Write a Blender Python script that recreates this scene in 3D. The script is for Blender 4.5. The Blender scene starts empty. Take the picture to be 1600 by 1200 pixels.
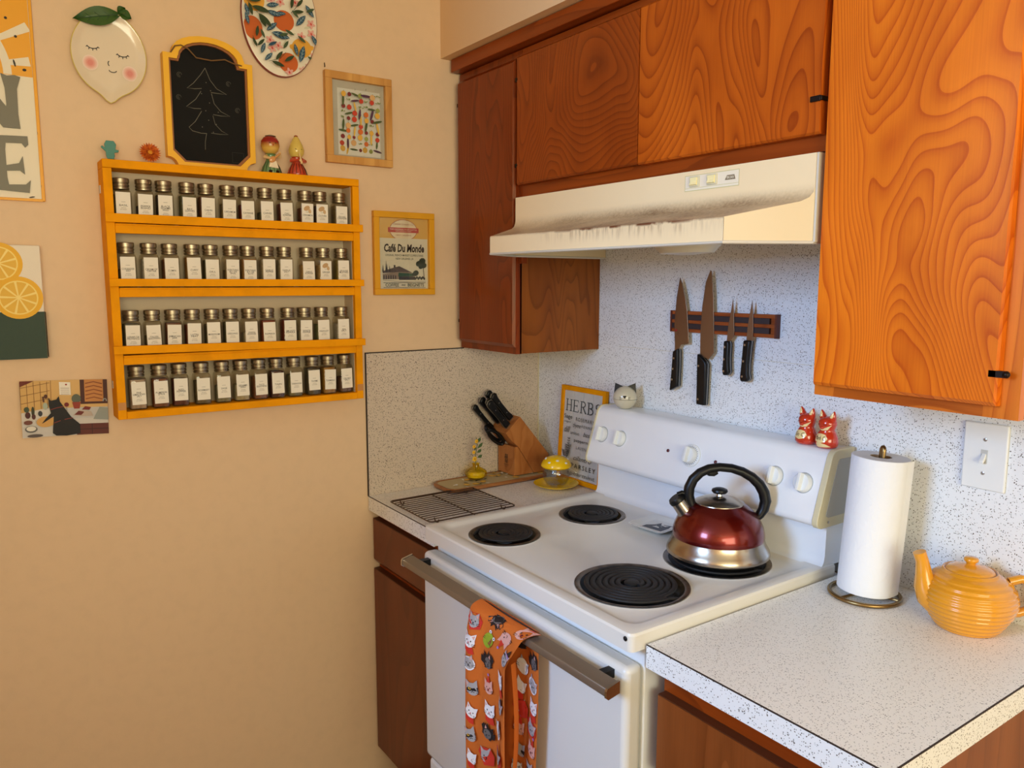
import bpy, bmesh, math, random
from mathutils import Vector, Matrix
random.seed(7)
PI = math.pi
SC = bpy.context.scene
COL = SC.collection

# ------------------------------------------------------------------ camera
cam = bpy.data.cameras.new('camera')
cam_o = bpy.data.objects.new('camera', cam); COL.objects.link(cam_o)
_fw = Vector((-0.81312303, 0.56739105, -0.12999359)); _r = Vector((0.57202725, 0.8202321, 0.00202948)); _u = Vector((-0.10777643, 0.07270967, 0.99151276))
cam_o.matrix_world = Matrix(((_r.x, _u.x, -_fw.x, 2.10071803), (_r.y, _u.y, -_fw.y, -1.5768952), (_r.z, _u.z, -_fw.z, 1.54882759), (0, 0, 0, 1)))
cam.sensor_fit = 'HORIZONTAL'; cam.sensor_width = 36; cam.lens = 1213.5679 / 1600 * 36; cam.clip_start = 0.02
SC.camera = cam_o

# ------------------------------------------------------------------ light and exposure
SC.view_settings.view_transform = 'Standard'; SC.view_settings.look = 'None'
SC.view_settings.gamma = 1.0; SC.view_settings.use_curve_mapping = False
SC.view_settings.exposure = -0.09
W = bpy.data.worlds.new('sky'); SC.world = W; W.use_nodes = True
_b = W.node_tree.nodes['Background']; _b.inputs[0].default_value = (0.62, 0.78, 1.0, 1); _b.inputs[1].default_value = 0.6

def area(name, loc, target, sx, sy, power, color):
    l = bpy.data.lights.new(name, 'AREA'); l.shape = 'RECTANGLE'; l.size = sx; l.size_y = sy
    l.energy = power; l.color = color
    o = bpy.data.objects.new(name, l); COL.objects.link(o); o.location = loc
    o.rotation_euler = (Vector(target) - Vector(loc)).to_track_quat('-Z', 'Y').to_euler()
    return o
RX, RY, RZ = 4.5, -3.2, 2.44         # room: x 0..RX, y RY..0, z 0..RZ
# cool daylight through the window opposite the stove, warm light through the wide glazed opening on the right
COOL_W, COOL_C = 78.0, (0.346, 0.580, 1.0)
WARM_W, WARM_C = 99.0, (1.0, 0.94, 0.640)
area('window_daylight', (1.25, RY - 0.10, 1.97), (1.30, 0, 1.15), 0.80, 0.70, COOL_W, COOL_C)
area('warm_daylight', (RX + 0.10, -1.95, 1.60), (0.0, -1.5, 1.3), 2.3, 1.25, WARM_W, WARM_C)

# ------------------------------------------------------------------ colour helpers
def lin(c):
    c = c / 255.0
    return c / 12.92 if c <= 0.04045 else ((c + 0.055) / 1.055) ** 2.4
def rgb(r, g, b): return (lin(r), lin(g), lin(b), 1.0)

def base_mat(name):
    m = bpy.data.materials.new(name); m.use_nodes = True
    return m, m.node_tree, m.node_tree.nodes['Principled BSDF']
def pm(name, col, rough=0.5, metal=0.0, bump=0.0, bscale=200.0, coat=0.0, var=0.0, trans=0.0, ior=1.45, emit=0.0):
    """plain procedural principled material with a little colour variation and relief from noise"""
    m, nt, p = base_mat(name)
    p.inputs['Roughness'].default_value = rough; p.inputs['Metallic'].default_value = metal
    p.inputs['Coat Weight'].default_value = coat; p.inputs['Coat Roughness'].default_value = 0.08
    p.inputs['Transmission Weight'].default_value = trans; p.inputs['IOR'].default_value = ior
    p.inputs['Base Color'].default_value = col
    if emit:
        p.inputs['Emission Color'].default_value = col; p.inputs['Emission Strength'].default_value = emit
    if bump or var:
        tc = nt.nodes.new('ShaderNodeTexCoord'); n = nt.nodes.new('ShaderNodeTexNoise')
        n.inputs['Scale'].default_value = bscale; n.inputs['Detail'].default_value = 3
        nt.links.new(tc.outputs['Object'], n.inputs['Vector'])
        if bump:
            b = nt.nodes.new('ShaderNodeBump'); b.inputs['Strength'].default_value = bump; b.inputs['Distance'].default_value = 0.002
            nt.links.new(n.outputs['Fac'], b.inputs['Height']); nt.links.new(b.outputs['Normal'], p.inputs['Normal'])
        if var:
            n2 = nt.nodes.new('ShaderNodeTexNoise'); n2.inputs['Scale'].default_value = bscale * 0.12; n2.inputs['Detail'].default_value = 4
            nt.links.new(tc.outputs['Object'], n2.inputs['Vector'])
            mx = nt.nodes.new('ShaderNodeMix'); mx.data_type = 'RGBA'
            mx.inputs[6].default_value = col; mx.inputs[7].default_value = tuple(c * (1 - var) for c in col[:3]) + (1,)
            r = nt.nodes.new('ShaderNodeMapRange'); r.inputs[1].default_value = 0.45; r.inputs[2].default_value = 0.7
            nt.links.new(n2.outputs['Fac'], r.inputs[0]); nt.links.new(r.outputs[0], mx.inputs[0]); nt.links.new(mx.outputs[2], p.inputs['Base Color'])
    return m
_ink = {}
def ink(r, g, b, rough=0.6):
    k = (r, g, b, rough)
    if k not in _ink: _ink[k] = pm('ink_%02x%02x%02x' % (r, g, b), rgb(r, g, b), rough)
    return _ink[k]

def wood(name, light, dark, seed, sx=4.2, sz=1.5, rings=13, rough=0.32, coat=0.35, axis='z', fibre=0.35):
    """rotary-cut veneer: contour lines of a stretched noise field, plus fine fibre"""
    m, nt, p = base_mat(name); N = nt.nodes; L = nt.links
    tc = N.new('ShaderNodeTexCoord'); mp = N.new('ShaderNodeMapping')
    s = {'z': (sx, sx, sz), 'x': (sz, sx, sx), 'y': (sx, sz, sx)}[axis]
    mp.inputs['Location'].default_value = (seed * 3.7, seed * 1.9, seed * 2.3); mp.inputs['Scale'].default_value = s
    L.new(tc.outputs['Object'], mp.inputs['Vector'])
    n = N.new('ShaderNodeTexNoise'); n.inputs['Scale'].default_value = 1.0; n.inputs['Detail'].default_value = 2.0; n.inputs['Roughness'].default_value = 0.32; n.inputs['Distortion'].default_value = 0.45
    L.new(mp.outputs[0], n.inputs['Vector'])
    mu = N.new('ShaderNodeMath'); mu.operation = 'MULTIPLY'; mu.inputs[1].default_value = rings; L.new(n.outputs['Fac'], mu.inputs[0])
    fr = N.new('ShaderNodeMath'); fr.operation = 'FRACT'; L.new(mu.outputs[0], fr.inputs[0])
    cr = N.new('ShaderNodeValToRGB'); e = cr.color_ramp.elements
    e[0].position = 0.0; e[0].color = (0.15, 0.15, 0.15, 1); e[1].position = 1.0; e[1].color = (0.9, 0.9, 0.9, 1)
    for ps, c in ((0.16, 0.05), (0.5, 0.22), (0.84, 0.62), (0.94, 1.0)):
        q = e.new(ps); q.color = (c, c, c, 1)
    L.new(fr.outputs[0], cr.inputs[0])
    mp2 = N.new('ShaderNodeMapping'); f2 = {'z': (420, 420, 9), 'x': (9, 420, 420), 'y': (420, 9, 420)}[axis]
    mp2.inputs['Scale'].default_value = f2; L.new(tc.outputs['Object'], mp2.inputs['Vector'])
    n2 = N.new('ShaderNodeTexNoise'); n2.inputs['Scale'].default_value = 1.0; n2.inputs['Detail'].default_value = 2; L.new(mp2.outputs[0], n2.inputs['Vector'])
    mx = N.new('ShaderNodeMix'); mx.data_type = 'FLOAT'; mx.inputs[0].default_value = fibre
    L.new(cr.outputs[0], mx.inputs[2]); L.new(n2.outputs['Fac'], mx.inputs[3])
    n3 = N.new('ShaderNodeTexNoise'); n3.inputs['Scale'].default_value = 2.2; n3.inputs['Detail'].default_value = 2; L.new(mp.outputs[0], n3.inputs['Vector'])
    c2 = N.new('ShaderNodeMix'); c2.data_type = 'RGBA'; c2.inputs[6].default_value = light; c2.inputs[7].default_value = dark
    L.new(mx.outputs[0], c2.inputs[0])
    c3 = N.new('ShaderNodeMix'); c3.data_type = 'RGBA'; c3.blend_type = 'MULTIPLY'; c3.inputs[7].default_value = (0.80, 0.72, 0.66, 1)
    r3 = N.new('ShaderNodeMapRange'); r3.inputs[1].default_value = 0.4; r3.inputs[2].default_value = 0.68; L.new(n3.outputs['Fac'], r3.inputs[0])
    L.new(r3.outputs[0], c3.inputs[0]); L.new(c2.outputs[2], c3.inputs[6]); L.new(c3.outputs[2], p.inputs['Base Color'])
    b = N.new('ShaderNodeBump'); b.inputs['Strength'].default_value = 0.12; b.inputs['Distance'].default_value = 0.001; L.new(mx.outputs[0], b.inputs['Height']); L.new(b.outputs[0], p.inputs['Normal'])
    p.inputs['Roughness'].default_value = rough; p.inputs['Coat Weight'].default_value = coat * 0.35; p.inputs['Coat Roughness'].default_value = 0.22; p.inputs['Specular IOR Level'].default_value = 0.3; p.inputs['Specular Tint'].default_value = (1.0, 0.75, 0.5, 1)
    return m

def laminate(name, base, speck, scale=330.0, thr=0.30, rough=0.35, strength=0.95):
    """pale plastic laminate printed with small dark flecks"""
    m, nt, p = base_mat(name); N = nt.nodes; L = nt.links
    tc = N.new('ShaderNodeTexCoord')
    nz = N.new('ShaderNodeTexNoise'); nz.inputs['Scale'].default_value = scale * 0.9; L.new(tc.outputs['Object'], nz.inputs['Vector'])
    sub = N.new('ShaderNodeVectorMath'); sub.operation = 'SCALE'; sub.inputs['Scale'].default_value = 0.0045; L.new(nz.outputs['Color'], sub.inputs[0])
    ad = N.new('ShaderNodeVectorMath'); ad.operation = 'ADD'; L.new(tc.outputs['Object'], ad.inputs[0]); L.new(sub.outputs[0], ad.inputs[1])
    prev = None
    for k, (sc, rad, keep) in enumerate(((scale, 0.30, thr * 1.25), (scale * 1.4, 0.30, thr * 0.6))):
        v = N.new('ShaderNodeTexVoronoi'); v.inputs['Scale'].default_value = sc; L.new(ad.outputs[0], v.inputs['Vector'])
        lt = N.new('ShaderNodeMath'); lt.operation = 'LESS_THAN'; lt.inputs[1].default_value = rad; L.new(v.outputs['Distance'], lt.inputs[0])
        sp = N.new('ShaderNodeSeparateColor'); L.new(v.outputs['Color'], sp.inputs[0])
        l2 = N.new('ShaderNodeMath'); l2.operation = 'LESS_THAN'; l2.inputs[1].default_value = keep; L.new(sp.outputs[0], l2.inputs[0])
        a = N.new('ShaderNodeMath'); a.operation = 'MULTIPLY'; L.new(lt.outputs[0], a.inputs[0]); L.new(l2.outputs[0], a.inputs[1])
        a2 = N.new('ShaderNodeMath'); a2.operation = 'MULTIPLY'; a2.inputs[1].default_value = strength; L.new(a.outputs[0], a2.inputs[0])
        if prev is None: prev = a2
        else:
            mxx = N.new('ShaderNodeMath'); mxx.operation = 'MAXIMUM'; L.new(prev.outputs[0], mxx.inputs[0]); L.new(a2.outputs[0], mxx.inputs[1]); prev = mxx
    mx = N.new('ShaderNodeMix'); mx.data_type = 'RGBA'; mx.inputs[6].default_value = base; mx.inputs[7].default_value = speck
    L.new(prev.outputs[0], mx.inputs[0]); L.new(mx.outputs[2], p.inputs['Base Color'])
    p.inputs['Roughness'].default_value = rough
    return m

def thin_glass(name, tint, refl=0.10, rough=0.03):
    m = bpy.data.materials.new(name); m.use_nodes = True; nt = m.node_tree; N = nt.nodes; L = nt.links
    N.remove(N['Principled BSDF']); out = [n for n in N if n.type == 'OUTPUT_MATERIAL'][0]
    t = N.new('ShaderNodeBsdfTransparent'); t.inputs[0].default_value = tint
    g = N.new('ShaderNodeBsdfGlossy'); g.inputs['Roughness'].default_value = rough
    lw = N.new('ShaderNodeLayerWeight'); lw.inputs['Blend'].default_value = 0.5
    pw = N.new('ShaderNodeMath'); pw.operation = 'POWER'; pw.inputs[1].default_value = 4.0; L.new(lw.outputs['Facing'], pw.inputs[0])
    mr = N.new('ShaderNodeMath'); mr.operation = 'MULTIPLY_ADD'; mr.inputs[1].default_value = 0.6; mr.inputs[2].default_value = refl * 0.2
    L.new(pw.outputs[0], mr.inputs[0])
    mx = N.new('ShaderNodeMixShader'); L.new(mr.outputs[0], mx.inputs[0]); L.new(t.outputs[0], mx.inputs[1]); L.new(g.outputs[0], mx.inputs[2])
    L.new(mx.outputs[0], out.inputs[0])
    return m

# ------------------------------------------------------------------ mesh helpers
class MB:
    def __init__(s): s.v = []; s.f = []; s.m = []; s.M = Matrix()
    def add(s, vs, fs, mi=0):
        o = len(s.v); s.v += [tuple(s.M @ Vector(p)) for p in vs]
        for f in fs: s.f.append([i + o for i in f]); s.m.append(mi)
        return s
    def box(s, x0, x1, y0, y1, z0, z1, mi=0):
        return s.add([(x0, y0, z0), (x1, y0, z0), (x1, y1, z0), (x0, y1, z0), (x0, y0, z1), (x1, y0, z1), (x1, y1, z1), (x0, y1, z1)],
                     [(0, 3, 2, 1), (4, 5, 6, 7), (0, 1, 5, 4), (1, 2, 6, 5), (2, 3, 7, 6), (3, 0, 4, 7)], mi)
    def prism(s, poly, axis, a, b, mi=0):
        def P(p, t): return {'x': (t, p[0], p[1]), 'y': (p[0], t, p[1]), 'z': (p[0], p[1], t)}[axis]
        n = len(poly); vs = [P(p, a) for p in poly] + [P(p, b) for p in poly]
        fs = [tuple(range(n))[::-1], tuple(range(n, 2 * n))] + [(i, (i + 1) % n, n + (i + 1) % n, n + i) for i in range(n)]
        return s.add(vs, fs, mi)
    def ring(s, loops, mi=0, close=True, cap0=True, cap1=True):
        n = len(loops[0]); vs = [p for l in loops for p in l]; fs = []
        for k in range(len(loops) - 1):
            for i in range(n if close else n - 1):
                j = (i + 1) % n; fs.append((k * n + i, k * n + j, (k + 1) * n + j, (k + 1) * n + i))
        if cap0: fs.append(tuple(range(n))[::-1])
        if cap1: fs.append(tuple(range((len(loops) - 1) * n, len(loops) * n)))
        return s.add(vs, fs, mi)
    def lathe(s, prof, c=(0, 0, 0), n=32, mi=0, cap=True, sx=1.0, sy=1.0):
        loops = [[(c[0] + max(r, 1e-5) * sx * math.cos(2 * PI * i / n), c[1] + max(r, 1e-5) * sy * math.sin(2 * PI * i / n), c[2] + z) for i in range(n)] for r, z in prof]
        return s.ring(loops, mi, True, cap, cap)
    def tube(s, path, r, n=8, closed=False, mi=0, flat=None):
        P = [Vector(p) for p in path]; m = len(P); loops = []; nrm = None
        for i in range(m):
            t = (P[(i + 1) % m] - P[i - 1]) if closed else (P[min(i + 1, m - 1)] - P[max(i - 1, 0)])
            t = t.normalized() if t.length > 1e-9 else Vector((0, 0, 1))
            if nrm is None:
                nrm = Vector((0, 0, 1)) if abs(t.z) < 0.9 else Vector((1, 0, 0))
            nrm = (nrm - t * nrm.dot(t))
            nrm = nrm.normalized() if nrm.length > 1e-6 else t.orthogonal().normalized()
            b = t.cross(nrm); rr = r[i] if isinstance(r, (list, tuple)) else r; fl = flat or 1.0
            loops.append([tuple(P[i] + (nrm * math.cos(2 * PI * k / n) * fl + b * math.sin(2 * PI * k / n)) * rr) for k in range(n)])
        if closed: loops.append(loops[0])
        return s.ring(loops, mi, True, not closed, not closed)
    def ball(s, c, rx, ry=None, rz=None, nu=20, nv=12, mi=0):
        ry = ry or rx; rz = rz or rx
        return s.ring([[(c[0] + rx * math.sin(a) * math.cos(2 * PI * i / nu), c[1] + ry * math.sin(a) * math.sin(2 * PI * i / nu), c[2] - rz * math.cos(a)) for i in range(nu)]
                       for a in [max(0.02, min(PI - 0.02, PI * k / nv)) for k in range(nv + 1)]], mi)
    def surf(s, fn, nu, nv, mi=0):
        vs = [fn(i / nu, j / nv) for j in range(nv + 1) for i in range(nu + 1)]
        return s.add(vs, [(j * (nu + 1) + i, j * (nu + 1) + i + 1, (j + 1) * (nu + 1) + i + 1, (j + 1) * (nu + 1) + i) for j in range(nv) for i in range(nu)], mi)
    def mesh(s, name, mats, smooth=True, fixn=True, angle=38):
        me = bpy.data.meshes.new(name); me.from_pydata(s.v, [], s.f)
        for m in (mats if isinstance(mats, (list, tuple)) else [mats]): me.materials.append(m)
        me.polygons.foreach_set('material_index', s.m); me.update()
        if fixn:
            bm = bmesh.new(); bm.from_mesh(me); bmesh.ops.remove_doubles(bm, verts=bm.verts, dist=1e-6); bmesh.ops.recalc_face_normals(bm, faces=bm.faces); bm.to_mesh(me); bm.free()
        if smooth:
            me.polygons.foreach_set('use_smooth', [True] * len(me.polygons)); me.set_sharp_from_angle(angle=math.radians(angle))
        return me
    def build(s, name, mats, parent=None, smooth=True, bevel=0.0, seg=2, fixn=True, label=None, angle=38):
        o = bpy.data.objects.new(name, s.mesh(name, mats, smooth, fixn, angle)); COL.objects.link(o)
        if bevel:
            b = o.modifiers.new('bevel', 'BEVEL'); b.width = bevel; b.segments = seg; b.limit_method = 'ANGLE'; b.angle_limit = math.radians(40)
            b.harden_normals = False
        if parent is not None:
            o.parent = parent
            if parent.type == 'EMPTY': o.matrix_parent_inverse = Matrix.Translation(-parent.location)
        if label: o['label'] = label
        return o

def tag(o, label, cat, group=None, kind=None):
    o['label'] = label; o['category'] = cat
    if group: o['group'] = group
    if kind: o['kind'] = kind
    return o
def thing(name, label, cat, loc=(0, 0, 0), group=None):
    o = bpy.data.objects.new(name, None); o.empty_display_size = 0.02; COL.objects.link(o); o.location = loc
    return tag(o, label, cat, group)
def struct(o): o['kind'] = 'structure'; return o
def bx(*a): return MB().box(*a)

_txt = {}
def text_geo(string, shear=0.0, bold=0.0, spacing=1.0, lines=1.0):
    k = (string, shear, bold, spacing, lines)
    if k not in _txt:
        cu = bpy.data.curves.new('t', 'FONT'); cu.body = string; cu.align_x = 'CENTER'; cu.align_y = 'CENTER'; cu.size = 1.0
        cu.shear = shear; cu.offset = bold; cu.space_character = spacing; cu.space_line = lines; cu.resolution_u = 2; cu.fill_mode = 'FRONT'
        ob = bpy.data.objects.new('t', cu); me = ob.to_mesh()
        _txt[k] = ([(v.co.x, v.co.y) for v in me.vertices], [tuple(p.vertices) for p in me.polygons])
        ob.to_mesh_clear(); bpy.data.objects.remove(ob); bpy.data.curves.remove(cu)
    return _txt[k]

class Art:
    """flat print: polygons laid on a surface frame O + u*U + v*V, stacked outward along N; or on a given map(u, v, h)"""
    def __init__(s, O=None, U=None, V=None, N=None, fn=None, step=0.00008, h0=0.0002):
        s.mb = MB(); s.mats = []; s.h = h0; s.step = step
        if fn: s.fn = fn
        else:
            O, U, V, N = Vector(O), Vector(U).normalized(), Vector(V).normalized(), Vector(N).normalized()
            s.fn = lambda u, v, h: tuple(O + U * u + V * v + N * h)
    def mi(s, col):
        m = ink(*col) if isinstance(col, tuple) else col
        if m not in s.mats: s.mats.append(m)
        return s.mats.index(m)
    def up(s): s.h += s.step
    def poly(s, pts, col):
        s.up(); s.mb.add([s.fn(u, v, s.h) for u, v in pts], [tuple(range(len(pts)))], s.mi(col))
    def rect(s, u0, v0, u1, v1, col): s.poly([(u0, v0), (u1, v0), (u1, v1), (u0, v1)], col)
    def ell(s, u, v, a, b, col, rot=0.0, n=20, t0=0.0, t1=2 * PI):
        c, d = math.cos(rot), math.sin(rot); full = abs(t1 - t0 - 2 * PI) < 1e-6
        pts = []
        for i in range(n if full else n + 1):
            t = t0 + (t1 - t0) * i / n; x, y = a * math.cos(t), b * math.sin(t); pts.append((u + x * c - y * d, v + x * d + y * c))
        s.poly(pts, col)
    def line(s, pts, w, col, closed=False):
        s.up(); n = len(pts); L = []; R = []
        for i in range(n):
            p, q = (pts[i - 1], pts[(i + 1) % n]) if closed else (pts[max(i - 1, 0)], pts[min(i + 1, n - 1)])
            dx, dy = q[0] - p[0], q[1] - p[1]; l = math.hypot(dx, dy) or 1
            ww = w[i] if isinstance(w, (list, tuple)) else w
            L.append((pts[i][0] - dy / l * ww / 2, pts[i][1] + dx / l * ww / 2)); R.append((pts[i][0] + dy / l * ww / 2, pts[i][1] - dx / l * ww / 2))
        vs = [s.fn(u, v, s.h) for u, v in L + R]
        s.mb.add(vs, [(i, n + i, n + (i + 1) % n, (i + 1) % n) for i in range(n if closed else n - 1)], s.mi(col))
    def arc(s, u, v, a, b, t0, t1, w, col, n=12, rot=0.0):
        c, d = math.cos(rot), math.sin(rot)
        s.line([(u + a * math.cos(t) * c - b * math.sin(t) * d, v + a * math.cos(t) * d + b * math.sin(t) * c) for t in [t0 + (t1 - t0) * i / n for i in range(n + 1)]], w, col)
    def text(s, string, u, v, size, col, shear=0.0, bold=0.0, sx=1.0, rot=0.0, spacing=1.0, lines=1.0, fit=None):
        s.up(); vs, fs = text_geo(string, shear, bold, spacing, lines)
        if not vs: return
        if fit:
            wd = max(p[0] for p in vs) - min(p[0] for p in vs); sx = fit / (wd * size)
        c, d = math.cos(rot), math.sin(rot)
        out = []
        for x, y in vs:
            x, y = x * size * sx, y * size; out.append(s.fn(u + x * c - y * d, v + x * d + y * c, s.h))
        s.mb.add(out, fs, s.mi(col))
    def leaf(s, u, v, l, w, rot, col, vein=None):
        pts = []
        for i in range(9): t = i / 8; pts.append((t * l, w * math.sin(PI * t) ** 0.8))
        for i in range(7, 0, -1): t = i / 8; pts.append((t * l, -w * math.sin(PI * t) ** 0.8))
        c, d = math.cos(rot), math.sin(rot); T = lambda p: (u + p[0] * c - p[1] * d, v + p[0] * d + p[1] * c)
        s.poly([T(p) for p in pts], col)
        if vein:
            s.line([T((0.05 * l, 0)), T((0.93 * l, 0))], w * 0.14, vein)
            for k in (0.25, 0.45, 0.65):
                for g in (1, -1): s.line([T((k * l, 0)), T((k * l + 0.13 * l, g * w * 0.62))], w * 0.1, vein)
    def build(s, name, parent=None, label=None): return s.mb.build(name, s.mats, parent, smooth=False, fixn=False, label=label)
XAX, YAX, ZAX = Vector((1, 0, 0)), Vector((0, 1, 0)), Vector((0, 0, 1))
def wall_art(y, z, x): return Art((x, y, z), YAX, ZAX, XAX)         # on something hanging on the left wall

# ------------------------------------------------------------------ shared materials
M = {}
M['wall'] = pm('wall_paint', rgb(230, 197, 160), 0.75, bump=0.06, bscale=260, var=0.03)
M['ceiling'] = pm('ceiling_paint', rgb(236, 226, 208), 0.8)
M['soffit'] = pm('soffit_paint', rgb(228, 188, 138), 0.75, bump=0.06, bscale=260)
M['floor'] = pm('vinyl_floor', rgb(150, 128, 100), 0.45, var=0.12, bscale=40)
M['lam'] = laminate('speckled_laminate', rgb(238, 238, 237), rgb(84, 72, 58), 270)
M['lamtop'] = laminate('speckled_counter_laminate', rgb(242, 238, 230), rgb(92, 80, 66), 310, strength=0.75)
M['lam_left'] = laminate('beige_speckled_laminate', rgb(210, 192, 173), rgb(62, 44, 28), 250, thr=0.36, strength=1.0)  # beiger, darker base than the laminate behind the stove
M['seam'] = pm('dark_seam', rgb(52, 38, 30), 0.6)
WL, WD = rgb(196, 112, 40), rgb(122, 54, 16)
M['enamel'] = pm('white_enamel', rgb(242, 243, 244), 0.22, coat=0.4)
M['cooktop'] = pm('cooktop_enamel', rgb(228, 223, 214), 0.28, coat=0.25)
M['door_enamel'] = pm('oven_door_enamel', rgb(222, 219, 214), 0.3, coat=0.2)
M['almond'] = pm('yellowed_plastic', rgb(214, 202, 164), 0.45)
M['white_plastic'] = pm('white_plastic', rgb(236, 236, 232), 0.35)
M['black_plastic'] = pm('black_plastic', rgb(11, 11, 12), 0.38)
M['black_coil'] = pm('black_coil_element', rgb(24, 23, 24), 0.55, bump=0.15, bscale=600)
M['pan'] = pm('blackened_drip_pan', rgb(24, 20, 18), 0.35, metal=0.5)
M['chrome'] = pm('chrome', rgb(205, 203, 200), 0.16, metal=1.0)
M['steel'] = pm('brushed_steel', rgb(182, 178, 170), 0.3, metal=1.0)
M['blade'] = pm('blade_steel', rgb(150, 132, 114), 0.38, metal=1.0)
M['brass'] = pm('antique_brass', rgb(150, 122, 78), 0.32, metal=1.0)
M['yellow'] = pm('yellow_paint', rgb(244, 158, 0), 0.7, bump=0.2, bscale=140, var=0.14)
M['yellow_glaze'] = pm('yellow_glaze', rgb(254, 206, 10), 0.25, coat=0.3)
M['white_glaze'] = pm('white_glaze', rgb(240, 236, 226), 0.12, coat=0.6)
M['yellow'].node_tree.nodes['Principled BSDF'].inputs['Specular IOR Level'].default_value = 0.15
M['black_plastic'].node_tree.nodes['Principled BSDF'].inputs['Specular IOR Level'].default_value = 0.4
M['paper'] = pm('paper', rgb(238, 230, 216), 0.8)
M['hinge'] = pm('dark_bronze_hinge', rgb(40, 30, 24), 0.4, metal=0.8)
M['jar_glass'] = thin_glass('jar_glass', (0.88, 0.85, 0.78, 1), 0.3)
M['clear_glass'] = thin_glass('clear_glass', (0.95, 0.96, 0.96, 1), 0.2)

# ================================================================== the room
struct(bx(-0.1, RX + 0.1, RY - 0.1, 0.1, -0.06, 0).build('floor', M['floor'], smooth=False))
struct(bx(-0.1, RX + 0.1, RY - 0.1, 0.1, RZ, RZ + 0.06).build('ceiling', M['ceiling'], smooth=False))
struct(bx(-0.1, 0, RY - 0.1, 0.1, 0, RZ).build('wall_left', M['wall'], smooth=False))
struct(bx(0, RX, 0, 0.1, 0, RZ).build('wall_back', M['wall'], smooth=False))
def holed_wall(name, a0, a1, lo, hi, h0, h1, horizontal, c0, c1):
    mb = MB()
    for u0, u1, z0, z1 in ((a0, lo, 0, RZ), (hi, a1, 0, RZ), (lo, hi, 0, h0), (lo, hi, h1, RZ)):
        if u1 - u0 < 1e-4 or z1 - z0 < 1e-4: continue
        if horizontal: mb.box(u0, u1, c0, c1, z0, z1)
        else: mb.box(c0, c1, u0, u1, z0, z1)
    return struct(mb.build(name, M['wall'], smooth=False))
holed_wall('wall_front', 0, RX, 0.83, 1.67, 1.58, 2.36, True, RY - 0.1, RY)
struct(bx(2.85, 2.95, RY, -1.45, 0, 1.30).build('added_low_light_block', M['wall'], smooth=False))  # unseen low wall, added to keep warm light off the lower left wall
struct(bx(0, 0.86, -2.06, -1.96, 0, RZ).build('added_tall_light_block', M['wall'], smooth=False))  # unseen full-height stub, added to cut the cool window light on the left
holed_wall('wall_right', RY, 0, -3.12, -0.75, 0.93, 2.28, False, RX, RX + 0.1)
w = struct(bx(0.83, 1.67, RY - 0.055, RY - 0.05, 1.58, 2.36).build('window_1', M['clear_glass'], smooth=False))
f = MB()
for x0, x1, z0, z1 in ((0.83, 0.86, 1.58, 2.36), (1.64, 1.67, 1.58, 2.36), (0.86, 1.64, 1.58, 1.61), (0.86, 1.64, 2.33, 2.36)): f.box(x0, x1, RY - 0.08, RY - 0.02, z0, z1)
f.build('window_frame', M['white_plastic'], w, smooth=False)
w = struct(bx(RX + 0.05, RX + 0.055, -3.12, -0.75, 0.93, 2.28).build('window_2', M['clear_glass'], smooth=False))
f = MB()
for y0, y1, z0, z1 in ((-3.12, -3.07, 0.93, 2.28), (-0.80, -0.75, 0.93, 2.28), (-3.07, -0.80, 0.93, 0.98), (-3.07, -0.80, 2.23, 2.28)): f.box(RX + 0.02, RX + 0.08, y0, y1, z0, z1)
f.build('window_frame', M['white_plastic'], w, smooth=False)
# soffit above the cupboards
struct(bx(0.0, RX, -0.372, 0.0, 2.206, RZ).build('trim_1', M['soffit'], smooth=False))['label'] = 'painted soffit above the upper cupboards'
# speckled laminate splashbacks
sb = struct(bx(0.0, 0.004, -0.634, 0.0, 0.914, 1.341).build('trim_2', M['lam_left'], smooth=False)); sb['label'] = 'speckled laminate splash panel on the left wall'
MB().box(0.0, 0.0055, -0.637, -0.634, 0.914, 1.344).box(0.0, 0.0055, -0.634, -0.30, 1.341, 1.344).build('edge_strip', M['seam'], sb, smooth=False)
sb = struct(bx(0.004, RX, -0.004, 0.0, 0.90, 1.78).build('trim_3', M['lam'], smooth=False)); sb['label'] = 'speckled laminate splashback behind the stove'
MB().box(0.40, 1.62, -0.0043, -0.0040, 1.3610, 1.3618).build('panel_joint', M['almond'], sb, smooth=False)
MB().box(0.004, 0.0065, -0.0065, -0.004, 0.915, 1.345).build('corner_seam', M['almond'], sb, smooth=False)

# ================================================================== cupboards
def hinge(root, x, y, z, dx=0.008, name='hinge'):
    MB().box(x - dx, x + dx, y - 0.006, y + 0.002, z - 0.005, z + 0.005).ball((x + (dx if dx > 0 else -dx), y - 0.004, z), 0.0055, nu=10, nv=6).build(name, M['hinge'], root)
def slab(root, name, x0, x1, z0, z1, yb, yf, mat, cham=0.010, edge=None):
    """slab front: flat face with its edges chamfered back"""
    mb = MB(); mb.box(x0, x1, yf + cham * 0.9, yb, z0, z1)
    c = cham
    o = [(x0, yf + c * 0.9, z0), (x1, yf + c * 0.9, z0), (x1, yf + c * 0.9, z1), (x0, yf + c * 0.9, z1)]
    i = [(x0 + c * .35, yf, z0 + c), (x1 - c * .35, yf, z0 + c), (x1 - c * .35, yf, z1 - c), (x0 + c * .35, yf, z1 - c)]
    mb.add(o + i, [(4, 5, 6, 7), (0, 1, 5, 4), (1, 2, 6, 5), (2, 3, 7, 6), (3, 0, 4, 7)])
    return mb.build(name, mat, root, smooth=False)
frame_w = wood('cupboard_frame_wood', rgb(140, 58, 14), rgb(108, 40, 8), 2.0, sx=14, sz=1.2, rings=6)
rail_w = wood('cupboard_rail_wood', rgb(156, 68, 16), rgb(118, 46, 10), 5.0, sx=14, sz=1.2, rings=6, axis='x')
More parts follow.
